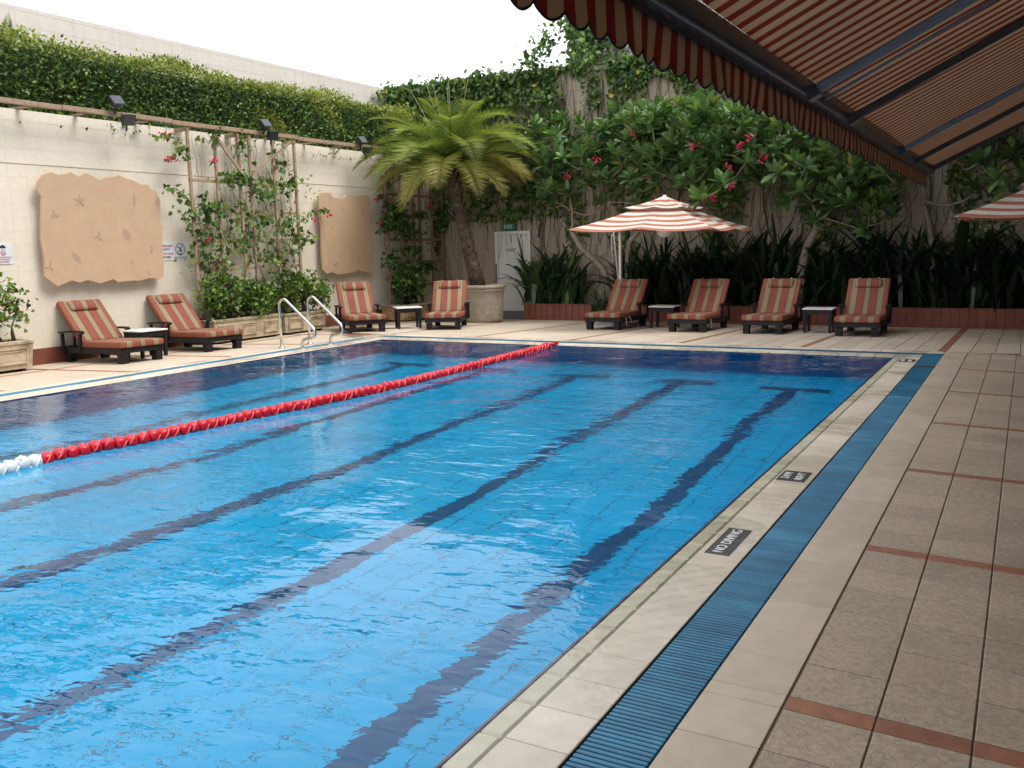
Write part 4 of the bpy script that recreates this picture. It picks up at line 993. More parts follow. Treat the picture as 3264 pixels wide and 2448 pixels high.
# ------------------------------------------------------------------ trellises
def trellis(name, label, ys_, zs, m, ztop, zbot, diag=True, xf=WALL_X + .30):
    t = thing(name, label, 'trellis', (xf, ys_[0], zbot)); w_ = .028
    for yy in ys_:
        bb = MB(); bb.box(xf - .022, xf + .022, yy - w_, yy + w_, zbot, ztop, 0, None, .004); bb.build('upright', m, t)
    for z in zs:
        bb = MB(); bb.box(xf - .020 - .026, xf - .0225, ys_[0] - .02, ys_[-1] + .02, z - .028, z + .028, 0, None, .004); bb.build('crossbar', m, t)
    if diag:
        ym = (ys_[2] + ys_[3]) / 2
        for s_, ya, za, yb, zb_ in [(1, ym + .06, 3.06, ys_[5] - .10, ztop - .02), (-1, ym - .06, 3.06, ys_[1] - .02, ztop - .08)]:
            bb = MB(); bb.hull([(xf + .0225, ya - .04, za), (xf + .06, ya - .04, za), (xf + .06, ya + .04, za), (xf + .0225, ya + .04, za)], [(xf + .0225, yb - .04, zb_), (xf + .06, yb - .04, zb_), (xf + .06, yb + .04, zb_), (xf + .0225, yb + .04, zb_)]); bb.build('brace', m, t)
    return t
TA = [11.96, 12.59, 13.17, 13.46, 14.11, 14.73]; TZ = [2.94, 2.39, 1.84, 1.31, .75]
trellis('trellis', 'tall weathered trellis with bougainvillea between the two sandstone panels', TA, TZ, M['wood_trellis'], 3.86, .02)
TB = [17.80, 18.35, 18.88, 19.16, 19.66, 20.18]
trellis('trellis', 'brown trellis with dark creeper behind the palm trunk', TB, [2.90, 2.36, 1.82, 1.28, .7], M['wood_red'], 3.86, 0)
# timber pergola beams along the wall top
pg = thing('pergola_beam', 'weathered timber rails along the top of the cream wall', 'pergola', (WALL_X, 5, 3.86))
for k in range(14):
    y0 = 5.2 + k * 1.07
    bb = MB(); bb.box(WALL_X + .29, WALL_X + .36, y0, y0 + 1.06, 3.875 + .008 * (k % 3), 3.95 + .008 * (k % 3), 0, None, .005); bb.build('rail', M['wood_trellis'], pg)
    bb = MB(); Mx = Matrix.Translation((WALL_X - .2, y0 + .5, 3.875)) @ Matrix.Rotation(R(12 if k % 2 else -9), 4, 'Z'); bb.box(0, .50, -.03, .03, -.008, .018, 0, Mx); bb.build('bearer', M['wood_trellis'], pg)
for yy in [TA[0], TA[2], TA[3], TA[5]]:
    bb = MB(); bb.box(WALL_X - .05, WALL_X + .33, yy - .03, yy + .03, 3.80, 3.858); bb.build('bracket', M['wood_trellis'], pg)
# floodlights
def flood(px, py, x, label, down):
    q = at_x(px, py, x); t = thing('floodlight', label, 'floodlight', tuple(q)); Mx = Matrix.Translation(q) @ Matrix.Rotation(R(55 if not down else 120), 4, 'Y') @ Matrix.Rotation(R(8), 4, 'Z')
    bb = MB()
    bb.hull([Mx @ Vector(v) for v in [(-.06, -.08, -.06), (.06, -.08, -.06), (.06, .08, -.06), (-.06, .08, -.06)]], [Mx @ Vector(v) for v in [(-.09, -.12, .05), (.09, -.12, .05), (.09, .12, .05), (-.09, .12, .05)]]); bb.build('housing', M['black_metal'], t)
    bb = MB(); bb.box(-.08, .08, -.11, .11, .051, .057, 0, Mx); bb.build('glass', M['lamp_glass'], t)
    bb = MB(); bb.tube([q + np.array((0, 0, 0)), q + np.array((-.03, 0, -.10)), q + np.array((-.05, 0, -.19))], .018, 6); bb.build('bracket', M['black_metal'], t)
for lab, (u, v), (u2, v2) in [('over the large panel', z1_(1000, 880), z1_(1100, 1030)), ('over the trellis', z2_(1203, 262), z2_(1265, 350)), ('beside the palm fronds', z2_(2040, 405), z2_(2085, 485))]:
    flood(u, v, WALL_X + .45, 'black floodlight tilted up on the wall rail ' + lab, False)
    flood(u2, v2, WALL_X + .48, 'black floodlight hanging down from the wall rail ' + lab, True)

# ------------------------------------------------------------------ planters and pot
def planter_box(name, label, x0, x1, y0, y1, h, m, rim, npan):
    zb = deckz((x0 + x1) / 2, (y0 + y1) / 2); t = thing(name, label, 'planter', ((x0 + x1) / 2, (y0 + y1) / 2, zb))
    bb = MB(); ins = .03
    bb.hull([(x0 + ins, y0 + ins, zb + .05), (x1 - ins, y0 + ins, zb + .05), (x1 - ins, y1 - ins, zb + .05), (x0 + ins, y1 - ins, zb + .05)], [(x0, y0, zb + h - .06), (x1, y0, zb + h - .06), (x1, y1, zb + h - .06), (x0, y1, zb + h - .06)]); bb.build('body', m, t)
    bb = MB(); e = .02
    for a in [(x0 - e, x1 + e, y0 - e, y0 + .05), (x0 - e, x1 + e, y1 - .05, y1 + e), (x0 - e, x0 + .05, y0 + .051, y1 - .051), (x1 - .05, x1 + e, y0 + .051, y1 - .051)]: bb.box(*a, zb + h - .059, zb + h, 0, None, .012)
    bb.build('rim', rim, t)
    bb = MB(); bb.box(x0 + .051, x1 - .051, y0 + .052, y1 - .052, zb + h - .0595, zb + h - .03); bb.build('soil', M['soil'], t)
    for k in range(npan):
        wq = (y1 - y0) / npan; ya, yb = y0 + k * wq + .10, y0 + (k + 1) * wq - .10
        fr = MB(); xf0 = x1 + .002
        for (a, b_, c, d) in [(ya, yb, h - .125, h - .11), (ya, yb, .13, .145), (ya, ya + .015, .1455, h - .1255), (yb - .015, yb, .1455, h - .1255)]: fr.box(xf0 - .03, xf0 + .010, a, b_, zb + c, zb + d)
        for (a, b_, c, d) in [(ya + .035, yb - .035, h - .16, h - .15), (ya + .035, ya + .045, .175, h - .161)]: fr.box(xf0 - .03, xf0 + .006, a, b_, zb + c, zb + d)
        fr.build('panel_moulding', m, t)
    for sy in (y0 + .12, y1 - .18):
        bb = MB(); bb.box(x0 + .05, x1 - .05, sy, sy + .06, zb - .002, zb + .0495); bb.build('foot', M['wood_dark'], t)
    return t
PB = [('stone planter with a sparse leafy bush by the thunderstorm sign', -13.5, -12.93, 6.75, 8.36, .47, M['planter'], M['planter'], 1),
      ('mossy rimmed stone planter under the trellis, behind the lounger foot', -13.5, -12.98, 11.93, 13.68, .46, M['planter'], M['planter_rim'], 3),
      ('mossy rimmed stone planter behind the steel handrails', -13.5, -12.98, 13.78, 15.04, .44, M['planter'], M['planter_rim'], 2)]
for a in PB: planter_box('planter_box', a[0], *a[1:])
planter_box('planter_box', 'rust stained stone planter under the brown trellis', -13.5, -12.80, 17.62, 19.0, .42, M['rust_planter'], M['planter_rim'], 2)
POT = at_y(1541, 1000, 18.25); potc = (POT[0], 18.25); zp = deckz(*potc)
pt_ = thing('palm_pot', 'large round stone pot with a thick rim holding the palm', 'pot', (potc[0], potc[1], zp))
bb = MB(); bb.lathe([(.40, 0), (.44, .02), (.455, .10), (.475, .5), (.485, .70), (.50, .72), (.515, .735), (.515, .765), (.50, .78), (.53, .79), (.54, .81), (.54, .845), (.525, .865), (.46, .87), (.45, .83), (.44, .80), (.10, .80)], 40, 0, (potc[0], potc[1], zp)); bb.build('body', M['pot'], pt_)
bb = MB(); bb.lathe([(.44, 0), (.40, .03), (.2, .05), (.02, .06)], 24, 0, (potc[0], potc[1], zp + .80)); bb.build('soil', M['soil'], pt_)

# ------------------------------------------------------------------ foliage helpers
def unit(a): return a / np.maximum(np.linalg.norm(a, axis=-1, keepdims=True), 1e-9)
OVATE = (np.array([(0, 0, 0), (.27, .42, .07), (0, 1, -.10), (-.27, .42, .07), (0, .5, 0)], float), np.array([(0, 1, 4), (1, 2, 4), (2, 3, 4), (3, 0, 4)]))
HEART = (np.array([(0, 0, 0), (.36, -.08, .05), (.46, .30, .09), (.25, .68, .04), (0, 1.0, -.10), (-.25, .68, .04), (-.46, .30, .09), (-.36, -.08, .05), (0, .42, -.01)], float), np.array([(8, i, (i + 1) % 8) for i in range(8)]))
LONG = (np.array([(0, 0, 0), (.10, .22, .03), (.155, .60, .03), (.09, .88, -.02), (0, 1.0, -.07), (-.09, .88, -.02), (-.155, .60, .03), (-.10, .22, .03), (0, .22, -.005), (0, .62, .0)], float),
        np.array([(0, 1, 8), (1, 2, 9), (8, 1, 9), (2, 3, 9), (3, 4, 9), (4, 5, 9), (5, 6, 9), (6, 7, 9), (7, 8, 9), (7, 0, 8)]))
def leaf_arrays(tmpl, pos, axis, nrm, size, wid=1.0):
    V0, F0 = tmpl; n = len(pos); y = unit(axis); z = unit(nrm - y * (nrm * y).sum(-1, keepdims=True)); x = np.cross(y, z)
    S = np.asarray(size).reshape(-1, 1, 1); W = np.asarray(wid).reshape(-1, 1, 1) if hasattr(wid, '__len__') else wid
    V = pos[:, None, :] + S * (V0[None, :, 0:1] * W * x[:, None, :] + V0[None, :, 1:2] * y[:, None, :] + V0[None, :, 2:3] * z[:, None, :])
    F = F0[None] + (np.arange(n) * len(V0))[:, None, None]
    return V.reshape(-1, 3), F.reshape(-1, 3)
def leaves(name, parent, tmpl, pos, axis, nrm, size, tone, m, wid=1.0, world=True):
    V, F = leaf_arrays(tmpl, pos, axis, nrm, size, wid)
    T = np.repeat(tone, len(tmpl[0]), axis=0)
    if world and parent is not None: V = V - np.array(parent.location)
    return put(name, np_mesh(name, V, F, m, T), parent)
def tones(n, palette, rng=RNG, jit=.18):
    p = np.array([c for c, w_ in palette]); w_ = np.array([w_ for c, w_ in palette]); k = rng.choice(len(p), n, p=w_ / w_.sum())
    return np.clip(p[k] * (1 + rng.normal(0, jit, (n, 1))), .004, .9)
def noise3(P, f, seed=0):
    r = np.random.default_rng(seed); out = np.zeros(len(P))
    for i in range(7):
        d = r.normal(size=3); d /= np.linalg.norm(d); out += np.sin(P @ d * f * r.uniform(.6, 1.6) + r.uniform(0, 6.28))
    return out / 3.2
def rand_dirs(n, up=.3, rng=RNG):
    d = rng.normal(size=(n, 3)); d = unit(d); d[:, 2] += up; return unit(d)
G_DARK, G_MID, G_LITE, G_YEL = (.034, .082, .021), (.08, .168, .034), (.165, .275, .05), (.38, .42, .07)

def skeleton(root_pts, tips, r0, rng, step=.25, bendup=.12, decay=.55, rmin=.006):
    """greedy branching: every tip joins the nearest node already on the tree; returns list of (points, radii)"""
    nodes = [np.array(p, float) for p in root_pts]; rad = [r0 * (1 - .45 * i / max(1, len(root_pts) - 1)) for i in range(len(root_pts))]
    out = [(list(nodes), list(rad))]
    base = nodes[-1]
    order = np.argsort([np.linalg.norm(np.array(t) - base) for t in tips])
    for k in order:
        t = np.array(tips[k], float); N = np.array(nodes); d = np.linalg.norm(N - t, axis=1) + 1.1 * np.maximum(0, N[:, 2] - t[2])
        lo = len(root_pts) // 2; d[:lo] += 1.0
        j = int(np.argmin(d)); a = N[j]; L = np.linalg.norm(t - a); n = max(2, int(L / step)); pts = []; rr = []
        side = rng.normal(0, .06 * L, 3)
        for i in range(n + 1):
            f = i / n; p = a + (t - a) * f + side * math.sin(math.pi * f); p[2] -= bendup * L * math.sin(math.pi * f) * (1 if t[2] > a[2] else -.3)
            pts.append(p); rr.append(max(rmin, rad[j] * (decay + .15 * (1 - f) - .35 * f * decay)))
        rr[0] = max(rmin, rad[j] * .8); out.append((pts, rr))
        for p, r_ in list(zip(pts, rr))[1:]: nodes.append(p); rad.append(r_)
    return out
def limb_mesh(name, parent, segs, m, n=7):
    bb = MB()
    for pts, rr in segs: bb.tube(pts, rr, n, 0, True)
    return bb.build(name, m, parent)

# ------------------------------------------------------------------ clipped hedge on the wall top
hg = thing('hedge', 'long clipped green hedge growing along the top of the cream wall', 'hedge', (-14.4, 5, 3.8))
bb = MB(); bb.box(-14.85, -13.95, 2, FAR_Y - .05, 3.81, 4.86); core_m = mat('hedge_shadow', (.03, .042, .016), .95, .5, 9); bb.build('shadow_core', core_m, hg)  # dark filler box, its colour stands in for shade between the leaves
n = 46000; yy = RNG.uniform(4.5, FAR_Y, n); side = RNG.random(n) < .66
x = np.where(side, -13.84 + RNG.normal(0, .07, n), RNG.uniform(-14.9, -13.84, n)); z = np.where(side, 3.62 + 1.36 * RNG.random(n), 4.98 + RNG.normal(0, .05, n))
Pz = np.stack([x, yy, z], 1); nz_ = noise3(Pz, 5.0, 4); Pz[:, 0] += np.where(side, .07 * nz_, 0); Pz[:, 2] += np.where(~side, .06 * noise3(Pz, 3.2, 6) + .05, .0)
hole = noise3(Pz, 3.6, 9); keep = (hole > -1.35) | (~side); Pz, side, nz_ = Pz[keep], side[keep], nz_[keep]; n = len(Pz)
ax = rand_dirs(n, .35); ax[:, 0] += np.where(side, .5, 0); nr = rand_dirs(n, .6); nr[:, 0] += .5
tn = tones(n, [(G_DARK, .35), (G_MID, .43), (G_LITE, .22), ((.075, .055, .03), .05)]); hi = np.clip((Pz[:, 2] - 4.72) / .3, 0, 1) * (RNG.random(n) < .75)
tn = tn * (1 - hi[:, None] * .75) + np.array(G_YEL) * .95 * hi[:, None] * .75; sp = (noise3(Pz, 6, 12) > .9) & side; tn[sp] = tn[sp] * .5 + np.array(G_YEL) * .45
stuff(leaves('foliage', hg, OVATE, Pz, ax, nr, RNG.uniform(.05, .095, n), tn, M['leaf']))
# ferns sprouting from the hedge
def fern(px, py, h, label, lean):
    q = at_x(px, py, -14.5); t = thing('fern', label, 'fern', tuple(q)); pos = []; axs = []; sz = []
    for k in range(22):
        f = k / 22; c = q + np.array([0, lean * f * f * h, h * f]); 
        for s_ in (-1, 1): pos.append(c); axs.append((.1, s_, .25 - .3 * f)); sz.append(.26 * h * (math.sin(math.pi * (.25 + .75 * f)) + .08))
    leaves('frond', t, OVATE, np.array(pos), np.array(axs, float), np.tile([1., 0, .4], (len(pos), 1)), np.array(sz), tones(len(pos), [((.10, .17, .06), 1)]), M['leaf'], .45)
    bb = MB(); bb.tube([q, q + np.array([0, lean * .25 * h, h * .5]), q + np.array([0, lean * h, h])], [.006, .005, .002], 4); bb.build('stalk', M['stem'], t)
fern(25, 122, .42, 'single upright fern frond above the hedge by the pale parapet', .15)
fern(690, 250, .22, 'small curled fern sprig on top of the hedge over the trellis', .5)

# ------------------------------------------------------------------ shrubs in the planters and climbers on the trellises
def shrub(name, label, cat, root, tips, nleaf, spread, size, pal, m, r0=.022, nstem=4, tmpl=HEART, flowers=0, seed=1, stems_rad=.35, up=.1):
    rng = np.random.default_rng(seed); t = thing(name, label, cat, tuple(root)); segs = []; tips = np.array(tips, float)
    roots = [np.array(root) + np.array([rng.uniform(-.5, .5) * .25, rng.uniform(-1, 1) * stems_rad, 0]) for _ in range(nstem)]
    own = np.array([int(np.argmin([abs(r_[1] - tp_[1]) + .3 * rng.random() for r_ in roots])) for tp_ in tips])
    for k in range(nstem):
        tk = tips[own == k]
        if len(tk) == 0: continue
        mid = roots[k] + (tk.mean(0) - roots[k]) * .38
        segs += skeleton([roots[k], roots[k] * .5 + mid * .5 + rng.normal(0, .03, 3), mid], tk, r0, rng, .14, .06, .6, .004)
    limb_mesh('stems', t, segs, M['stem'], 5)
    per = max(1, nleaf // len(tips)); pos = np.repeat(tips, per, 0) + rng.normal(0, spread, (per * len(tips), 3)); n = len(pos)
    ax = rand_dirs(n, up - .25, rng); nr = rand_dirs(n, .8, rng)
    tn = tones(n, pal, rng); dk = noise3(pos, 7, seed); tn *= np.clip(1 + .35 * dk, .5, 1.6)[:, None]
    stuff(leaves('foliage', t, tmpl, pos, ax, nr, rng.uniform(size * .6, size * 1.2, n), tn, m))
    return t
def blossoms(name, parent, pts, m, size=.05, seed=0, per=12):
    rng = np.random.default_rng(seed)
    for q in pts:
        n = per; pos = np.array(q) + rng.normal(0, size, (n, 3)); leaves(name, parent, OVATE, pos, rand_dirs(n, .2, rng), rand_dirs(n, .3, rng), rng.uniform(.05, .08, n), np.tile([[.5, .02, .09]], (n, 1)), m, 1.5)
PAL_B = [(G_MID, .40), (G_LITE, .33), (G_DARK, .17), ((.16, .22, .035), .12), ((.15, .07, .03), .05)]
def ellipsoid_tips(c, r, n, seed, shell=.45):
    rng = np.random.default_rng(seed); d = unit(rng.normal(size=(n, 3))); k = shell + (1 - shell) * rng.random((n, 1)); return np.array(c) + d * np.array(r) * k
z_b = .36
tips = np.concatenate([ellipsoid_tips((-13.2, 12.35, .84), (.30, .55, .36), 70, 1), ellipsoid_tips((-13.15, 13.1, .76), (.30, .5, .32), 60, 2)])
shrub('bougainvillea_bush', 'dense leafy bush in the planter at the lounger side of the trellis', 'bush', (-13.22, 12.75, z_b), tips, 2600, .085, .075, PAL_B, M['leaf'], .02, 7, HEART, 0, 3, .75)
tips = np.concatenate([ellipsoid_tips((-13.2, 14.1, .82), (.28, .5, .36), 60, 4), ellipsoid_tips((-13.12, 14.85, .80), (.28, .45, .34), 45, 5)])
shrub('bougainvillea_bush', 'dense leafy bush in the planter behind the steel handrails', 'bush', (-13.2, 14.4, z_b), tips, 2300, .085, .075, PAL_B, M['leaf'], .02, 6, HEART, 0, 6, .55)
tips = np.concatenate([ellipsoid_tips((-13.1, 7.95, 1.02), (.30, .42, .42), 46, 7), ellipsoid_tips((-13.15, 7.3, 1.1), (.3, .45, .45), 40, 8)])
shrub('bougainvillea_bush', 'sparse bush with bare stems in the corner stone planter', 'bush', (-13.15, 7.75, z_b), tips, 900, .10, .075, PAL_B, M['leaf'], .024, 5, HEART, 0, 9, .5)
tips = ellipsoid_tips((-13.1, 18.3, .85), (.32, .65, .45), 60, 10)
shrub('bougainvillea_bush', 'dark bush in the rust stained planter under the brown trellis', 'bush', (-13.15, 18.3, .3), tips, 1100, .10, .08, [(G_MID, .5), (G_DARK, .4), (G_LITE, .2)], M['leaf'], .02, 5, HEART, 0, 11, .5)

def climber(name, label, ys_, x0, pal, nl, tend, seed, clusters, flowers, base, nroot):
    rng = np.random.default_rng(seed); t = thing(name, label, 'climbing plant', (x0, (ys_[0] + ys_[-1]) / 2, base)); segs = []
    for k in range(nroot):                                   # main stems winding up
        yy = rng.uniform(ys_[0] + .1, ys_[-1] - .1); p = np.array([x0 - .05, yy, base]); pts = [p]; 
        top = rng.uniform(2.4, 3.8)
        while p[2] < top:
            p = p + np.array([rng.normal(0, .02), rng.normal(0, .09), rng.uniform(.12, .22)]); p[1] = np.clip(p[1], ys_[0], ys_[-1]); p[0] = np.clip(p[0], x0 - .12, x0 + .06); pts.append(p)
        segs.append((pts, list(np.linspace(.013, .004, len(pts)))))
    for k in range(26):                                      # hanging dry strands
        yy = rng.uniform(ys_[0] + .1, ys_[-1] - .1); z1 = rng.uniform(3.2, 3.85); L = rng.uniform(.5, 1.9); p = np.array([x0 - .06, yy, z1]); pts = [p]
        for i in range(int(L / .12)): p = p + np.array([rng.normal(0, .006), rng.normal(0, .025), -.12]); pts.append(p)
        if len(pts) > 1: segs.append((pts, [.0035] * len(pts)))
    limb_mesh('stems', t, segs, M['stem'], 4)
    pos = []
    for (cy_, cz_, ry, rz_, w_) in clusters:
        m_ = int(nl * w_); d = rng.normal(size=(m_, 3)); pos.append(np.stack([x0 + .03 + .06 * d[:, 0], cy_ + ry * d[:, 1] * .42, cz_ + rz_ * d[:, 2] * .42], 1))
    pos.append(np.stack([x0 + rng.normal(0, .05, nl // 5), rng.uniform(ys_[0], ys_[-1], nl // 5), rng.uniform(.8, 3.8, nl // 5)], 1))
    for (p0, p1) in tend:                                    # shoots reaching out
        p0, p1 = np.array(p0), np.array(p1); k = 26; f = np.linspace(0, 1, k)[:, None]; c = p0 + (p1 - p0) * f; c[:, 2] += .12 * np.sin(math.pi * f[:, 0]); pos.append(c + rng.normal(0, .035, c.shape)); 
        bb = MB(); bb.tube(c, list(np.linspace(.006, .002, k)), 4); bb.build('shoot', M['stem'], t)
    pos = np.concatenate(pos); pos[:, 0] = np.maximum(pos[:, 0], WALL_X + .05); n = len(pos); ax = rand_dirs(n, -.45, rng); nr = rand_dirs(n, .3, rng); nr[:, 0] += .9
    tn = tones(n, pal, rng); leaves('foliage', t, HEART, pos, ax, nr, rng.uniform(.055, .12, n), tn, M['leaf'])['kind'] = 'stuff'
    blossoms('flower_cluster', t, flowers, M['flower'], .035, seed)
    return t
def wl(px, py, x=WALL_X + .34): return tuple(at_x(px, py, x))
cl = []
for (u, v, ru, rv, w_) in [(780, 370, 80, 120, .05), (1000, 400, 60, 150, .05), (980, 720, 220, 90, .13), (1300, 830, 350, 130, .15), (1180, 870, 90, 90, .05), (760, 980, 260, 90, .15), (1150, 1120, 260, 180, .17), (680, 1200, 170, 250, .14), (1430, 1180, 170, 220, .15), (950, 1280, 200, 120, .08), (750, 1450, 250, 150, .10), (1300, 1400, 200, 120, .10), (1440, 760, 60, 80, .04), (1350, 590, 60, 80, .04)]:
    q = wl(*z2_(u, v)); q2 = wl(*z2_(u + ru, v)); q3 = wl(*z2_(u, v + rv)); cl.append((q[1], q[2], abs(q2[1] - q[1]), abs(q3[2] - q[2]), w_))
climber('bougainvillea_vine', 'bougainvillea climbing the weathered trellis with scattered pink blossoms', TA, WALL_X + .30, PAL_B, 800,
        [(wl(*z2_(545, 480)), wl(*z2_(250, 380))), (wl(*z2_(560, 560)), wl(*z2_(380, 560))), (wl(*z2_(560, 930)), wl(*z2_(340, 830))), (wl(*z2_(1500, 1120)), wl(*z2_(1760, 1020))), (wl(*z2_(1500, 1320)), wl(*z2_(1620, 1280))), (wl(*z2_(600, 1050)), wl(*z2_(520, 1080)))], 21, cl,
        [wl(*z2_(340, 350)), wl(*z2_(375, 555)), wl(*z2_(425, 565)), wl(*z2_(760, 575)), wl(*z2_(600, 1045)), wl(*z2_(1755, 1035)), wl(*z2_(1635, 1095)), wl(*z2_(705, 1270))], .4, 12)
t3_ = lambda x, y: (1200 + x * .19892, 540 + y * .19892)
cl = []
for (u, v, ru, rv, w_) in [(300, 650, 200, 150, .22), (250, 850, 180, 150, .22), (450, 950, 220, 180, .15), (1150, 850, 120, 150, .12), (1050, 250, 120, 200, .10), (120, 900, 80, 120, .06), (560, 1300, 200, 120, .08), (250, 1450, 150, 150, .08), (800, 1550, 250, 120, .12), (700, 720, 150, 60, .06)]:
    q = wl(*t3_(u, v)); q2 = wl(*t3_(u + ru, v)); q3 = wl(*t3_(u, v + rv)); cl.append((min(q[1], 20.1), q[2], abs(q2[1] - q[1]), abs(q3[2] - q[2]), w_))
climber('bougainvillea_vine', 'dark creeper on the brown trellis behind the palm trunk', TB, WALL_X + .30, [(G_DARK, .5), (G_MID, .4), (G_LITE, .12)], 850, [(wl(*t3_(160, 560)), wl(*t3_(0, 480)))], 33, cl,
        [wl(*t3_(865, 590)), wl(*t3_(215, 480)), wl(*t3_(50, 860)), wl(*t3_(10, 490))], .35, 8)

# ------------------------------------------------------------------ palm
PYD = 18.25
def pw(px, py): return at_y(px, py, PYD)
trunk = [pw(1525, 905), pw(1508, 850), pw(1493, 790), pw(1478, 730), pw(1465, 670), pw(1455, 620), pw(1446, 575), pw(1438, 540)]
trunk[0] = np.array([trunk[0][0], PYD, zp + .80])
palm = thing('palm_tree', 'feathery date palm leaning in the round stone pot', 'palm', tuple(trunk[0]))
bb = MB(); bb.tube(trunk, [.185, .16, .142, .13, .122, .128, .14, .11], 14); bb.build('trunk', M['palm_bark'], palm)
pr = np.random.default_rng(5); tc_ = np.array(trunk)
bb = MB()                                                     # leaf-base scales on the trunk
for k in range(150):
    f = (k / 150) ** .8; i = f * (len(tc_) - 1.01); a = int(i); c = tc_[a] + (tc_[a + 1] - tc_[a]) * (i - a); th = k * 2.4
    r_ = np.interp(i, range(8), [.176, .152, .135, .124, .117, .122, .135, .11]); o_ = np.array([math.cos(th), math.sin(th), 0]); tg = np.array([-math.sin(th), math.cos(th), 0]); h = .06 + .10 * f
    bb.add([c + o_ * r_ - tg * .05, c + o_ * r_ + tg * .05, c + o_ * (r_ + .03 + .03 * f) + tg * .02 + np.array([0, 0, h]), c + o_ * (r_ + .03 + .03 * f) - tg * .02 + np.array([0, 0, h])], [(0, 1, 2, 3)])
stuff(bb.build('leaf_bases', M['palm_bark'], palm))
crown = tc_[-1] + np.array([0, 0, .05])
M['palm_leaf'] = leaf_mat('palm_leaf', .45, .3)
def frond(az, el, L, droop, tone_a, tone_b, seed):
    rng = np.random.default_rng(seed); h = np.array([math.cos(az), math.sin(az), 0]); pts = []; p = crown.copy() + h * .08; e = el; n = 26
    for i in range(n + 1):
        pts.append(p.copy()); p = p + (h * math.cos(e) + np.array([0, 0, math.sin(e)])) * L / n; e -= droop / n * (1 + .6 * i / n)
    pts = np.array(pts); tang = unit(np.gradient(pts, axis=0)); sd = unit(np.cross(tang, [0, 0, 1.0])); up = np.cross(sd, tang)
    pos = []; axs = []; nrs = []; sz = []; tn = []
    for i in range(5, n * 3 + 1):
        f = i / (n * 3); a = f * n; j = min(int(a), n - 1); c = pts[j] + (pts[j + 1] - pts[j]) * (a - j)
        ll = L * .25 * math.sin(math.pi * min(1, .18 + .80 * f)) ** .7 * rng.uniform(.85, 1.1)
        for s_ in (-1, 1):
            d = sd[j] * s_ * .80 + tang[j] * (.55 + .25 * f) + up[j] * (.38 * rng.uniform(.3, 1.2)); pos.append(c); axs.append(d); nrs.append(up[j] + sd[j] * s_ * -.3); sz.append(ll)
            mix = np.clip(f * .8 + rng.normal(0, .18), 0, 1); tn.append(np.array(tone_a) * (1 - mix) + np.array(tone_b) * mix)
    tmpl = (np.array([(0, 0, 0), (.021, .35, .0), (0, 1, -.10), (-.021, .35, .0)], float), np.array([(0, 1, 2), (0, 2, 3)]))
    V, F = leaf_arrays(tmpl, np.array(pos), np.array(axs), np.array(nrs), np.array(sz)); T = np.repeat(np.array(tn) * rng.uniform(.85, 1.15), 4, 0)
    mb = MB(); mb.tube(pts, list(np.linspace(.018, .003, n + 1)), 4); rv = np.array(mb.v); rf = [f_ for f_ in mb.f if len(f_) == 4]
    rt = np.array([(a, b_, c) for a, b_, c, d in rf] + [(a, c, d) for a, b_, c, d in rf]) + len(V)
    V = np.concatenate([V, rv]) - np.array(palm.location); T = np.concatenate([T, np.tile([[.16, .15, .05]], (len(rv), 1))]); put('frond', np_mesh('frond', V, np.concatenate([F, rt]), M['palm_leaf'], T), palm)
GA, GB, YB, BR = (.19, .29, .08), (.31, .38, .11), (.48, .40, .10), (.42, .25, .08)
nf = 50
for k in range(nf):
    f = k / nf; az = k * 2.39996 + pr.normal(0, .12); el = R(82 - 84 * f ** .8 + pr.normal(0, 5)); L = pr.uniform(2.1, 2.5) * (.86 + .2 * math.sin(math.pi * min(1, f * 1.2)))
    frond(az, el, L, R(66 + 18 * pr.random()) * (1.0 - .3 * f), GA if f < .85 else GB, GB if f < .6 else YB, 100 + k)
for px, py in [(1348, 232), (1425, 268), (1430, 255), (1495, 236), (1307, 285), (1380, 270)]:
    e_ = pw(px, py); s0_ = crown + (e_ - crown) * .3
    bb = MB(); bb.tube([s0_, (s0_ + e_) / 2 + np.array([.01, 0, .02]), e_], [.009, .006, .003], 4); bb.build('spear_leaf', mat('dry_spear', (.42, .34, .2), .7) if 'dry_spear' not in bpy.data.materials else bpy.data.materials['dry_spear'], palm)

# ------------------------------------------------------------------ frangipani trees
def rosette_mesh(seed, nl, L):
    rng = np.random.default_rng(seed); pos = []; ax = []; sz = []
    for k in range(nl):
        a = k * 2.4 + rng.normal(0, .2); el = R(70 - 85 * (k / nl) + rng.normal(0, 9)); ax.append((math.cos(a) * math.cos(el), math.sin(a) * math.cos(el), math.sin(el))); pos.append((0, 0, .02 * (1 - k / nl))); sz.append(L * rng.uniform(.75, 1.12))
    ax = np.array(ax); nr = np.tile([0, 0, 1.0], (nl, 1)) + ax * -.3 + rng.normal(0, .15, (nl, 3))
    tn = tones(nl, [((.105, .205, .065), .5), ((.175, .29, .095), .3), ((.06, .13, .045), .25), ((.28, .28, .06), .05)], rng, .15)
    V, F = leaf_arrays(LONG, np.array(pos), ax, nr, np.array(sz), rng.uniform(1.0, 1.3, nl)); return np_mesh('leaf_rosette', V, F, M['leaf_gloss'], np.repeat(tn, len(LONG[0]), 0))
ROS = [rosette_mesh(400 + k, 13 + k % 4 * 2, .31 + .02 * (k % 3)) for k in range(8)]
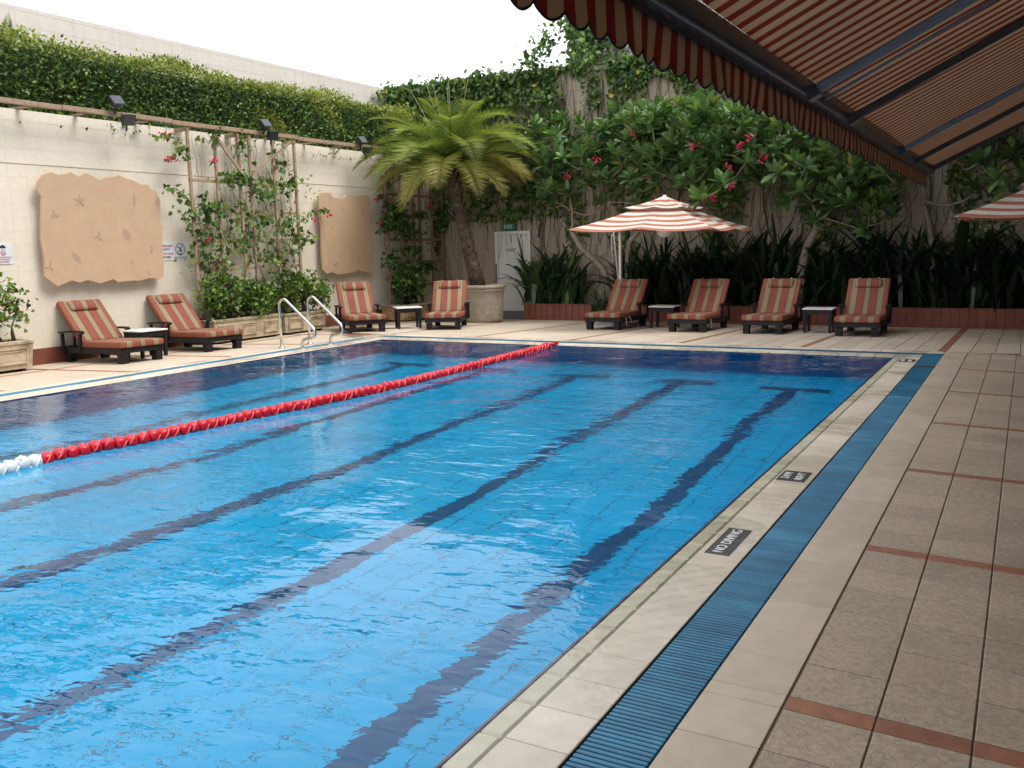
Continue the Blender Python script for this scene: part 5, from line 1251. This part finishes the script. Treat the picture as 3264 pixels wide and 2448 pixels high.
def flower_mesh(seed):
    rng = np.random.default_rng(seed); pos = []; ax = []
    for c in range(11):
        ctr = rng.normal(0, .05, 3) + np.array([0, 0, .05]); d = rand_dirs(1, .2, rng)[0]
        for k in range(5): 
            a = k * 1.257; u_ = unit(np.cross(d, [.3, .5, .8])); w_ = np.cross(d, u_); pos.append(ctr); ax.append(u_ * math.cos(a) + w_ * math.sin(a) + d * .35)
    n = len(pos); V, F = leaf_arrays(OVATE, np.array(pos), np.array(ax), rand_dirs(n, .4, rng), rng.uniform(.035, .05, n), 1.4); return np_mesh('flower_cluster', V, F, M['flower'])
FLW = [flower_mesh(500 + k) for k in range(4)]
def frangipani(label, trunk_px, trunk_y, poly, ntip, yr, flowers, seed, r0=.075, zmin=1.6, extra=()):
    rng = np.random.default_rng(seed); tp = [at_y(px, py, y_) for (px, py), y_ in zip(trunk_px, trunk_y)]
    tp[0][2] = .14; t = thing('frangipani_tree', label, 'tree', tuple(tp[0])); tips = []
    x0, x1 = min(p[0] for p in poly), max(p[0] for p in poly); y0, y1 = min(p[1] for p in poly), max(p[1] for p in poly); tries = 0
    def inside(px, py):
        c = False
        for i in range(len(poly)):
            (a, b_), (c_, d) = poly[i], poly[i - 1]
            if (b_ > py) != (d > py) and px < (c_ - a) * (py - b_) / (d - b_) + a: c = not c
        return c
    scr = []
    while len(tips) < ntip and tries < 6000:
        tries += 1; px, py = rng.uniform(x0, x1), rng.uniform(y0, y1)
        if not inside(px, py) or any((px - a) ** 2 + (py - b_) ** 2 < 26 ** 2 for a, b_ in scr): continue
        scr.append((px, py)); tips.append(at_y(px, py, rng.uniform(*yr)))
    for px, py, y_ in extra: tips.append(at_y(px, py, y_))
    segs = skeleton(tp, tips, r0, rng, .22, .10, .62, .009); limb_mesh('trunk', t, segs, M['bark'], 7)
    for q in tips:
        put('leaf_rosette', ROS[rng.integers(8)], t, tuple(q - np.array(t.location)), (rng.normal(0, .35), rng.normal(0, .35), rng.uniform(0, 6.28)), (rng.uniform(.85, 1.15),) * 3)
    for px, py in flowers: put('flower_cluster', FLW[rng.integers(4)], t, tuple(at_y(px, py, yr[0] - .15) - np.array(t.location)), (0, 0, rng.uniform(0, 6)), (.85,) * 3)
    return t
S_ = 3264 / 2212
def pv(*pts): return [(a * S_, b_ * S_) for a, b_ in pts]
z8_ = lambda x, y: (1600 + x * .3689, 500 + y * .3689); z9_ = lambda x, y: (2300 + x * .4358, 500 + y * .4358)
frangipani('frangipani tree with a pale limb leaning toward the white door', [z8_(960, 1060), z8_(870, 960), z8_(780, 880), z8_(690, 800), z8_(600, 650)], [19.8, 19.7, 19.6, 19.5, 19.4],
           pv((1110, 320), (1160, 262), (1240, 250), (1290, 300), (1330, 240), (1440, 235), (1470, 300), (1420, 420), (1300, 400), (1200, 420), (1150, 400)), 92, (18.6, 19.9), pv((1363, 290), (1287, 347), (1228, 383)), 41, .10, 1.6, [(*p, 19.3) for p in pv((1180, 430), (1230, 420), (1300, 440), (1270, 400), (1380, 440))])
frangipani('frangipani tree with red blossoms rising behind the parasol', [z8_(1085, 1040), z8_(1090, 900), z8_(1100, 740), z8_(1180, 640), (2120, 610)], [19.85, 19.8, 19.75, 19.7, 19.6],
           pv((1370, 260), (1440, 225), (1530, 225), (1600, 250), (1640, 300), (1600, 380), (1570, 440), (1530, 400), (1480, 420), (1420, 380), (1380, 330)), 92, (18.2, 19.8), pv((1572, 362), (1540, 430), (1580, 405), (1617, 300), (1600, 318), (1495, 318)), 42, .09, 1.6, [(2235, 640, 17.3), (2310, 590, 17.6)] + [(*p, 18.9) for p in pv((1560, 450), (1600, 430), (1640, 400), (1500, 440), (1610, 380))])
frangipani('forked frangipani tree behind the flower table', [z9_(570, 910), z9_(590, 800), z9_(620, 660), z9_(690, 540), z9_(700, 480)], [19.75, 19.7, 19.65, 19.55, 19.5],
           pv((1560, 240), (1640, 225), (1700, 245), (1760, 290), (1830, 330), (1900, 360), (1960, 390), (1940, 430), (1860, 440), (1780, 470), (1720, 420), (1640, 400), (1600, 330)), 92, (18.4, 19.9), pv((1650, 345),), 43, .12, 1.6, [(2705, 650, 18.6), (2770, 690, 18.7), (2830, 640, 19.0)] + [(*p, 19.0) for p in pv((1700, 440), (1760, 480), (1800, 450), (1850, 440), (1900, 450), (1870, 500), (1930, 470))])
frangipani('bare limbed frangipani sprawling under the awning end in shade', [(2985, 905), (2975, 800), (2960, 700), (2940, 640)], [19.9, 19.85, 19.8, 19.7],
           pv((2040, 330), (2212, 320), (2212, 420), (2130, 420), (2060, 400)), 9, (16.5, 19.5), [], 44, .08, 1.6, [(3185, 575, 16.0), (3120, 520, 18.0), (3240, 500, 18.5)])

# ------------------------------------------------------------------ strap-leaved plants filling the planter bed
def strap_clump(name, label, cat, base, nl, h, wd, spread, pal, seed, m, lean=0.0, paddle=False, group=None):
    rng = np.random.default_rng(seed); t = thing(name, label, cat, tuple(base), 0, group); VV = []; FF = []; TT = []; off = 0; ns = 7
    for k in range(nl):
        az = rng.uniform(0, 6.28); hd = np.array([math.cos(az), math.sin(az) * .6, 0]); L = h * rng.uniform(.55, 1.12); p = np.array([rng.normal(0, spread * .35), rng.normal(0, spread * .22), 0]); e = R(rng.uniform(48, 86)); dr = R(rng.uniform(30, 110)) * (1 + lean)
        w_ = wd * rng.uniform(.7, 1.25); tn = tones(1, pal, rng)[0]; sd = unit(np.cross(hd, [0, 0, 1.0]) + rng.normal(0, .25, 3)); pts = []
        for i in range(ns + 1): pts.append(p.copy()); p = p + (hd * math.cos(e) + np.array([0, 0, math.sin(e)])) * L / ns; e -= dr / ns * (i / ns * 1.6 + .2)
        for i, q in enumerate(pts):
            f = i / ns
            ww = w_ * ((math.sin(math.pi * max(0, (f - .42) / .58)) ** .6 * 1.0 + .08) if paddle else (math.sin(math.pi * (f * .86 + .12)) ** .7)) 
            if i == ns: ww = .002
            fold = np.array([0, 0, .25 * ww]); VV += [q - sd * ww + fold, q, q + sd * ww + fold]; TT += [tn] * 3
        for i in range(ns):
            a = off + i * 3; FF += [(a, a + 1, a + 4), (a, a + 4, a + 3), (a + 1, a + 2, a + 5), (a + 1, a + 5, a + 4)]
        off += (ns + 1) * 3
    o = put('leaves', np_mesh('leaves', np.array(VV), np.array(FF), m, np.array(TT), True), t); return stuff(o)
PD = [((.010, .028, .010), .55), ((.017, .046, .015), .35), ((.03, .072, .022), .10)]
GRP = 'strap leaved plants in the terracotta bed'
LAB = 'dark green strap leaved plant in the terracotta bed behind the loungers'
bx0 = at_y(1700, 960, 19.8)[0]
rngp = np.random.default_rng(77); k = 0; xx = -7.9
while xx < 2.6:
    for row in range(3):
        strap_clump('strap_leaf_plant', LAB, 'plant', (xx + rngp.normal(0, .12), 19.70 + .20 * row + rngp.normal(0, .04), .15), 26, 1.25 + .40 * row + rngp.normal(0, .15), .048, .32, PD, 600 + k, M['leaf_gloss'], 0, False, GRP); k += 1
    xx += .40
for px, hgt, lab in [(1700, 1.75, 'broad leaved plant arching in front of the white door'), (1760, 1.7, 'broad leaved plant between the white door and the pale leaning trunk'), (1815, 1.55, 'broad leaved plant at the end of the short planter wall')]:
    q = at_y(px, 965, 19.75); strap_clump('broad_leaf_plant', lab, 'plant', (q[0], 19.75, .15), 34, hgt, .062, .45, [((.018, .05, .018), .4), ((.035, .085, .026), .4), ((.075, .14, .035), .2)], 700 + px, M['leaf_gloss'], .25)
    strap_clump('strap_leaf_plant', 'slim dark plant filling the short planter by the door', 'plant', (q[0] + .1, 20.0, .15), 18, 1.5, .045, .4, PD, 800 + px, M['leaf_gloss'], 0, False, 'slim plants in the short planter')
q = at_y(1905, 985, 19.4); strap_clump('spider_lily', 'drooping grassy clump spilling between the two planter walls', 'plant', (q[0], 19.55, -.1), 60, .95, .020, .25, [((.03, .08, .03), .5), ((.05, .12, .045), .5)], 901, M['leaf_gloss'], 1.0)
for px, py, hgt, lab in [(2590, 820, 2.0, 'paddle leaf standing behind the forked frangipani'), (2850, 800, 1.9, 'paddle leaved plant under the awning corner'), (3060, 790, 2.1, 'tall paddle leaved plant in the shade by the second parasol'), (2420, 820, 1.85, 'paddle leaved plant right of the parasol')]:
    q = at_y(px, 960, 19.95); strap_clump('paddle_leaf_plant', lab, 'plant', (q[0], 19.95, .15), 7, hgt, .13, .3, PD, 950 + px, M['leaf_gloss'], -.4, True)

# ------------------------------------------------------------------ creeper on the far wall
cr = thing('wall_creeper', 'creeper with heart shaped leaves covering the far boundary wall', 'creeper', (-6, FAR_Y - .05, 2.5))
rc = np.random.default_rng(88); bb = MB()
def creeper_keep(px, py): return True
for k in range(520):
    xx = rc.uniform(-13.3, 3.2); p = np.array([xx, FAR_Y - .03, rc.uniform(4.2, 5.9)]); pts = [p]; L = rc.uniform(1.2, 4.2)
    for i in range(int(L / .22)): p = p + np.array([rc.normal(0, .05), 0, -.22]); p[1] = FAR_Y - .03 - .02 * rc.random(); pts.append(p)
    if k < 26: pts = [q + np.array([0, -.02, 0]) for q in pts]
    bb.tube(pts, [(.016 if k < 26 else .0055)] * len(pts), 4)
stuff(bb.build('stems', M['stem'], cr))
n = 30000; X = rc.uniform(-15.2, 3.3, n); Z = np.where(rc.random(n) < .38, 5.78 - np.abs(rc.normal(0, .35, n)), rc.uniform(1.0, 5.85, n)); Pc = np.stack([X, FAR_Y - .05 - np.abs(rc.normal(0, .06, n)), Z], 1)
dn = noise3(Pc * np.array([1, 0, .35]), 2.6, 14) + .6 * noise3(Pc, 5, 15) + np.clip((Z - 5.2) * 1.1, 0, .7) - np.clip((1.9 - Z) * .7, 0, 2) + np.where((X > -9.5) & (Z < 4.6), .35, 0) + np.where(X < -9.3, .35, 0)
low = (X < -9.8) & (X > -13.4) & (Z < 2.25); keep = (dn > .22) & ~low; Pc = Pc[keep]; n = len(Pc)
ax = rand_dirs(n, -.7, rc); nr = rand_dirs(n, .4, rc); nr[:, 1] -= 1.0
stuff(leaves('leaves', cr, HEART, Pc, ax, nr, rc.uniform(.065, .125, n), tones(n, [((.085, .165, .045), .45), ((.15, .235, .06), .33), ((.05, .105, .03), .2), ((.5, .42, .05), .035)], rc), M['leaf']))
# clumps hanging over the top of the wall
ct = []
for px, py, rx, rz_ in [(1250, 300, .5, .28), (1330, 285, .55, .25), (1420, 270, .6, .22), (1530, 255, .5, .25), (1620, 250, .4, .2), (1700, 200, .35, .4), (1740, 140, .3, .35), (1830, 110, .35, .6), (1860, 190, .4, .4), (1800, 60, .3, .4), (2000, 190, .4, .15), (1240, 380, .35, .3), (1340, 360, .4, .3), (1570, 330, .5, .3), (1500, 390, .4, .4), (1890, 280, .25, .5), (1760, 330, .3, .5), (1620, 620, .45, .3), (1580, 540, .5, .4), (1560, 470, .4, .4), (1700, 600, .35, .4), (1650, 680, .35, .12), (1780, 560, .3, .5)]:
    c = at_y(px, py, FAR_Y - .15); m_ = 110; d = rc.normal(size=(m_, 3)); ct.append(c + d * np.array([rx * .55, .09, rz_ * .55]))
ct = np.concatenate(ct); ct[:, 1] = np.where(ct[:, 2] < 5.75, np.minimum(ct[:, 1], FAR_Y - .04), ct[:, 1]); n = len(ct)
leaves('leaf_clumps', cr, HEART, ct, rand_dirs(n, -.3, rc), rand_dirs(n, .6, rc) + np.array([0, -.5, 0]), rc.uniform(.075, .14, n), tones(n, [((.08, .17, .04), .45), ((.16, .26, .055), .35), ((.05, .11, .03), .2)], rc), M['leaf'])['kind'] = 'stuff'
bb = MB()
for k in range(120):                                           # dry stems netting the grey building
    xx = g[0] + rc.uniform(.0, 5.0); p = np.array([xx, 23.97, rc.uniform(7.2, 9.6)]); pts = [p]
    for i in range(14): p = p + np.array([rc.normal(.02, .09), 0, -.22]); pts.append(p)
    bb.tube(pts, [.008] * len(pts), 4)
gc = thing('wall_creeper', 'thin creeper stems netting the grey building above the far wall', 'creeper', (g[0], 23.97, 5.7)); stuff(bb.build('stems', M['stem'], gc))
n = 1500; Pg = np.stack([g[0] + np.abs(rc.normal(0, .8, n)) - .15, np.full(n, 23.9), rc.uniform(5.6, 9.4, n)], 1)
leaves('leaves', gc, HEART, Pg, rand_dirs(n, -.5, rc), rand_dirs(n, .3, rc) + np.array([0, -1., 0]), rc.uniform(.10, .18, n), tones(n, [((.06, .12, .03), .5), ((.12, .19, .05), .5)], rc), M['leaf'])['kind'] = 'stuff'
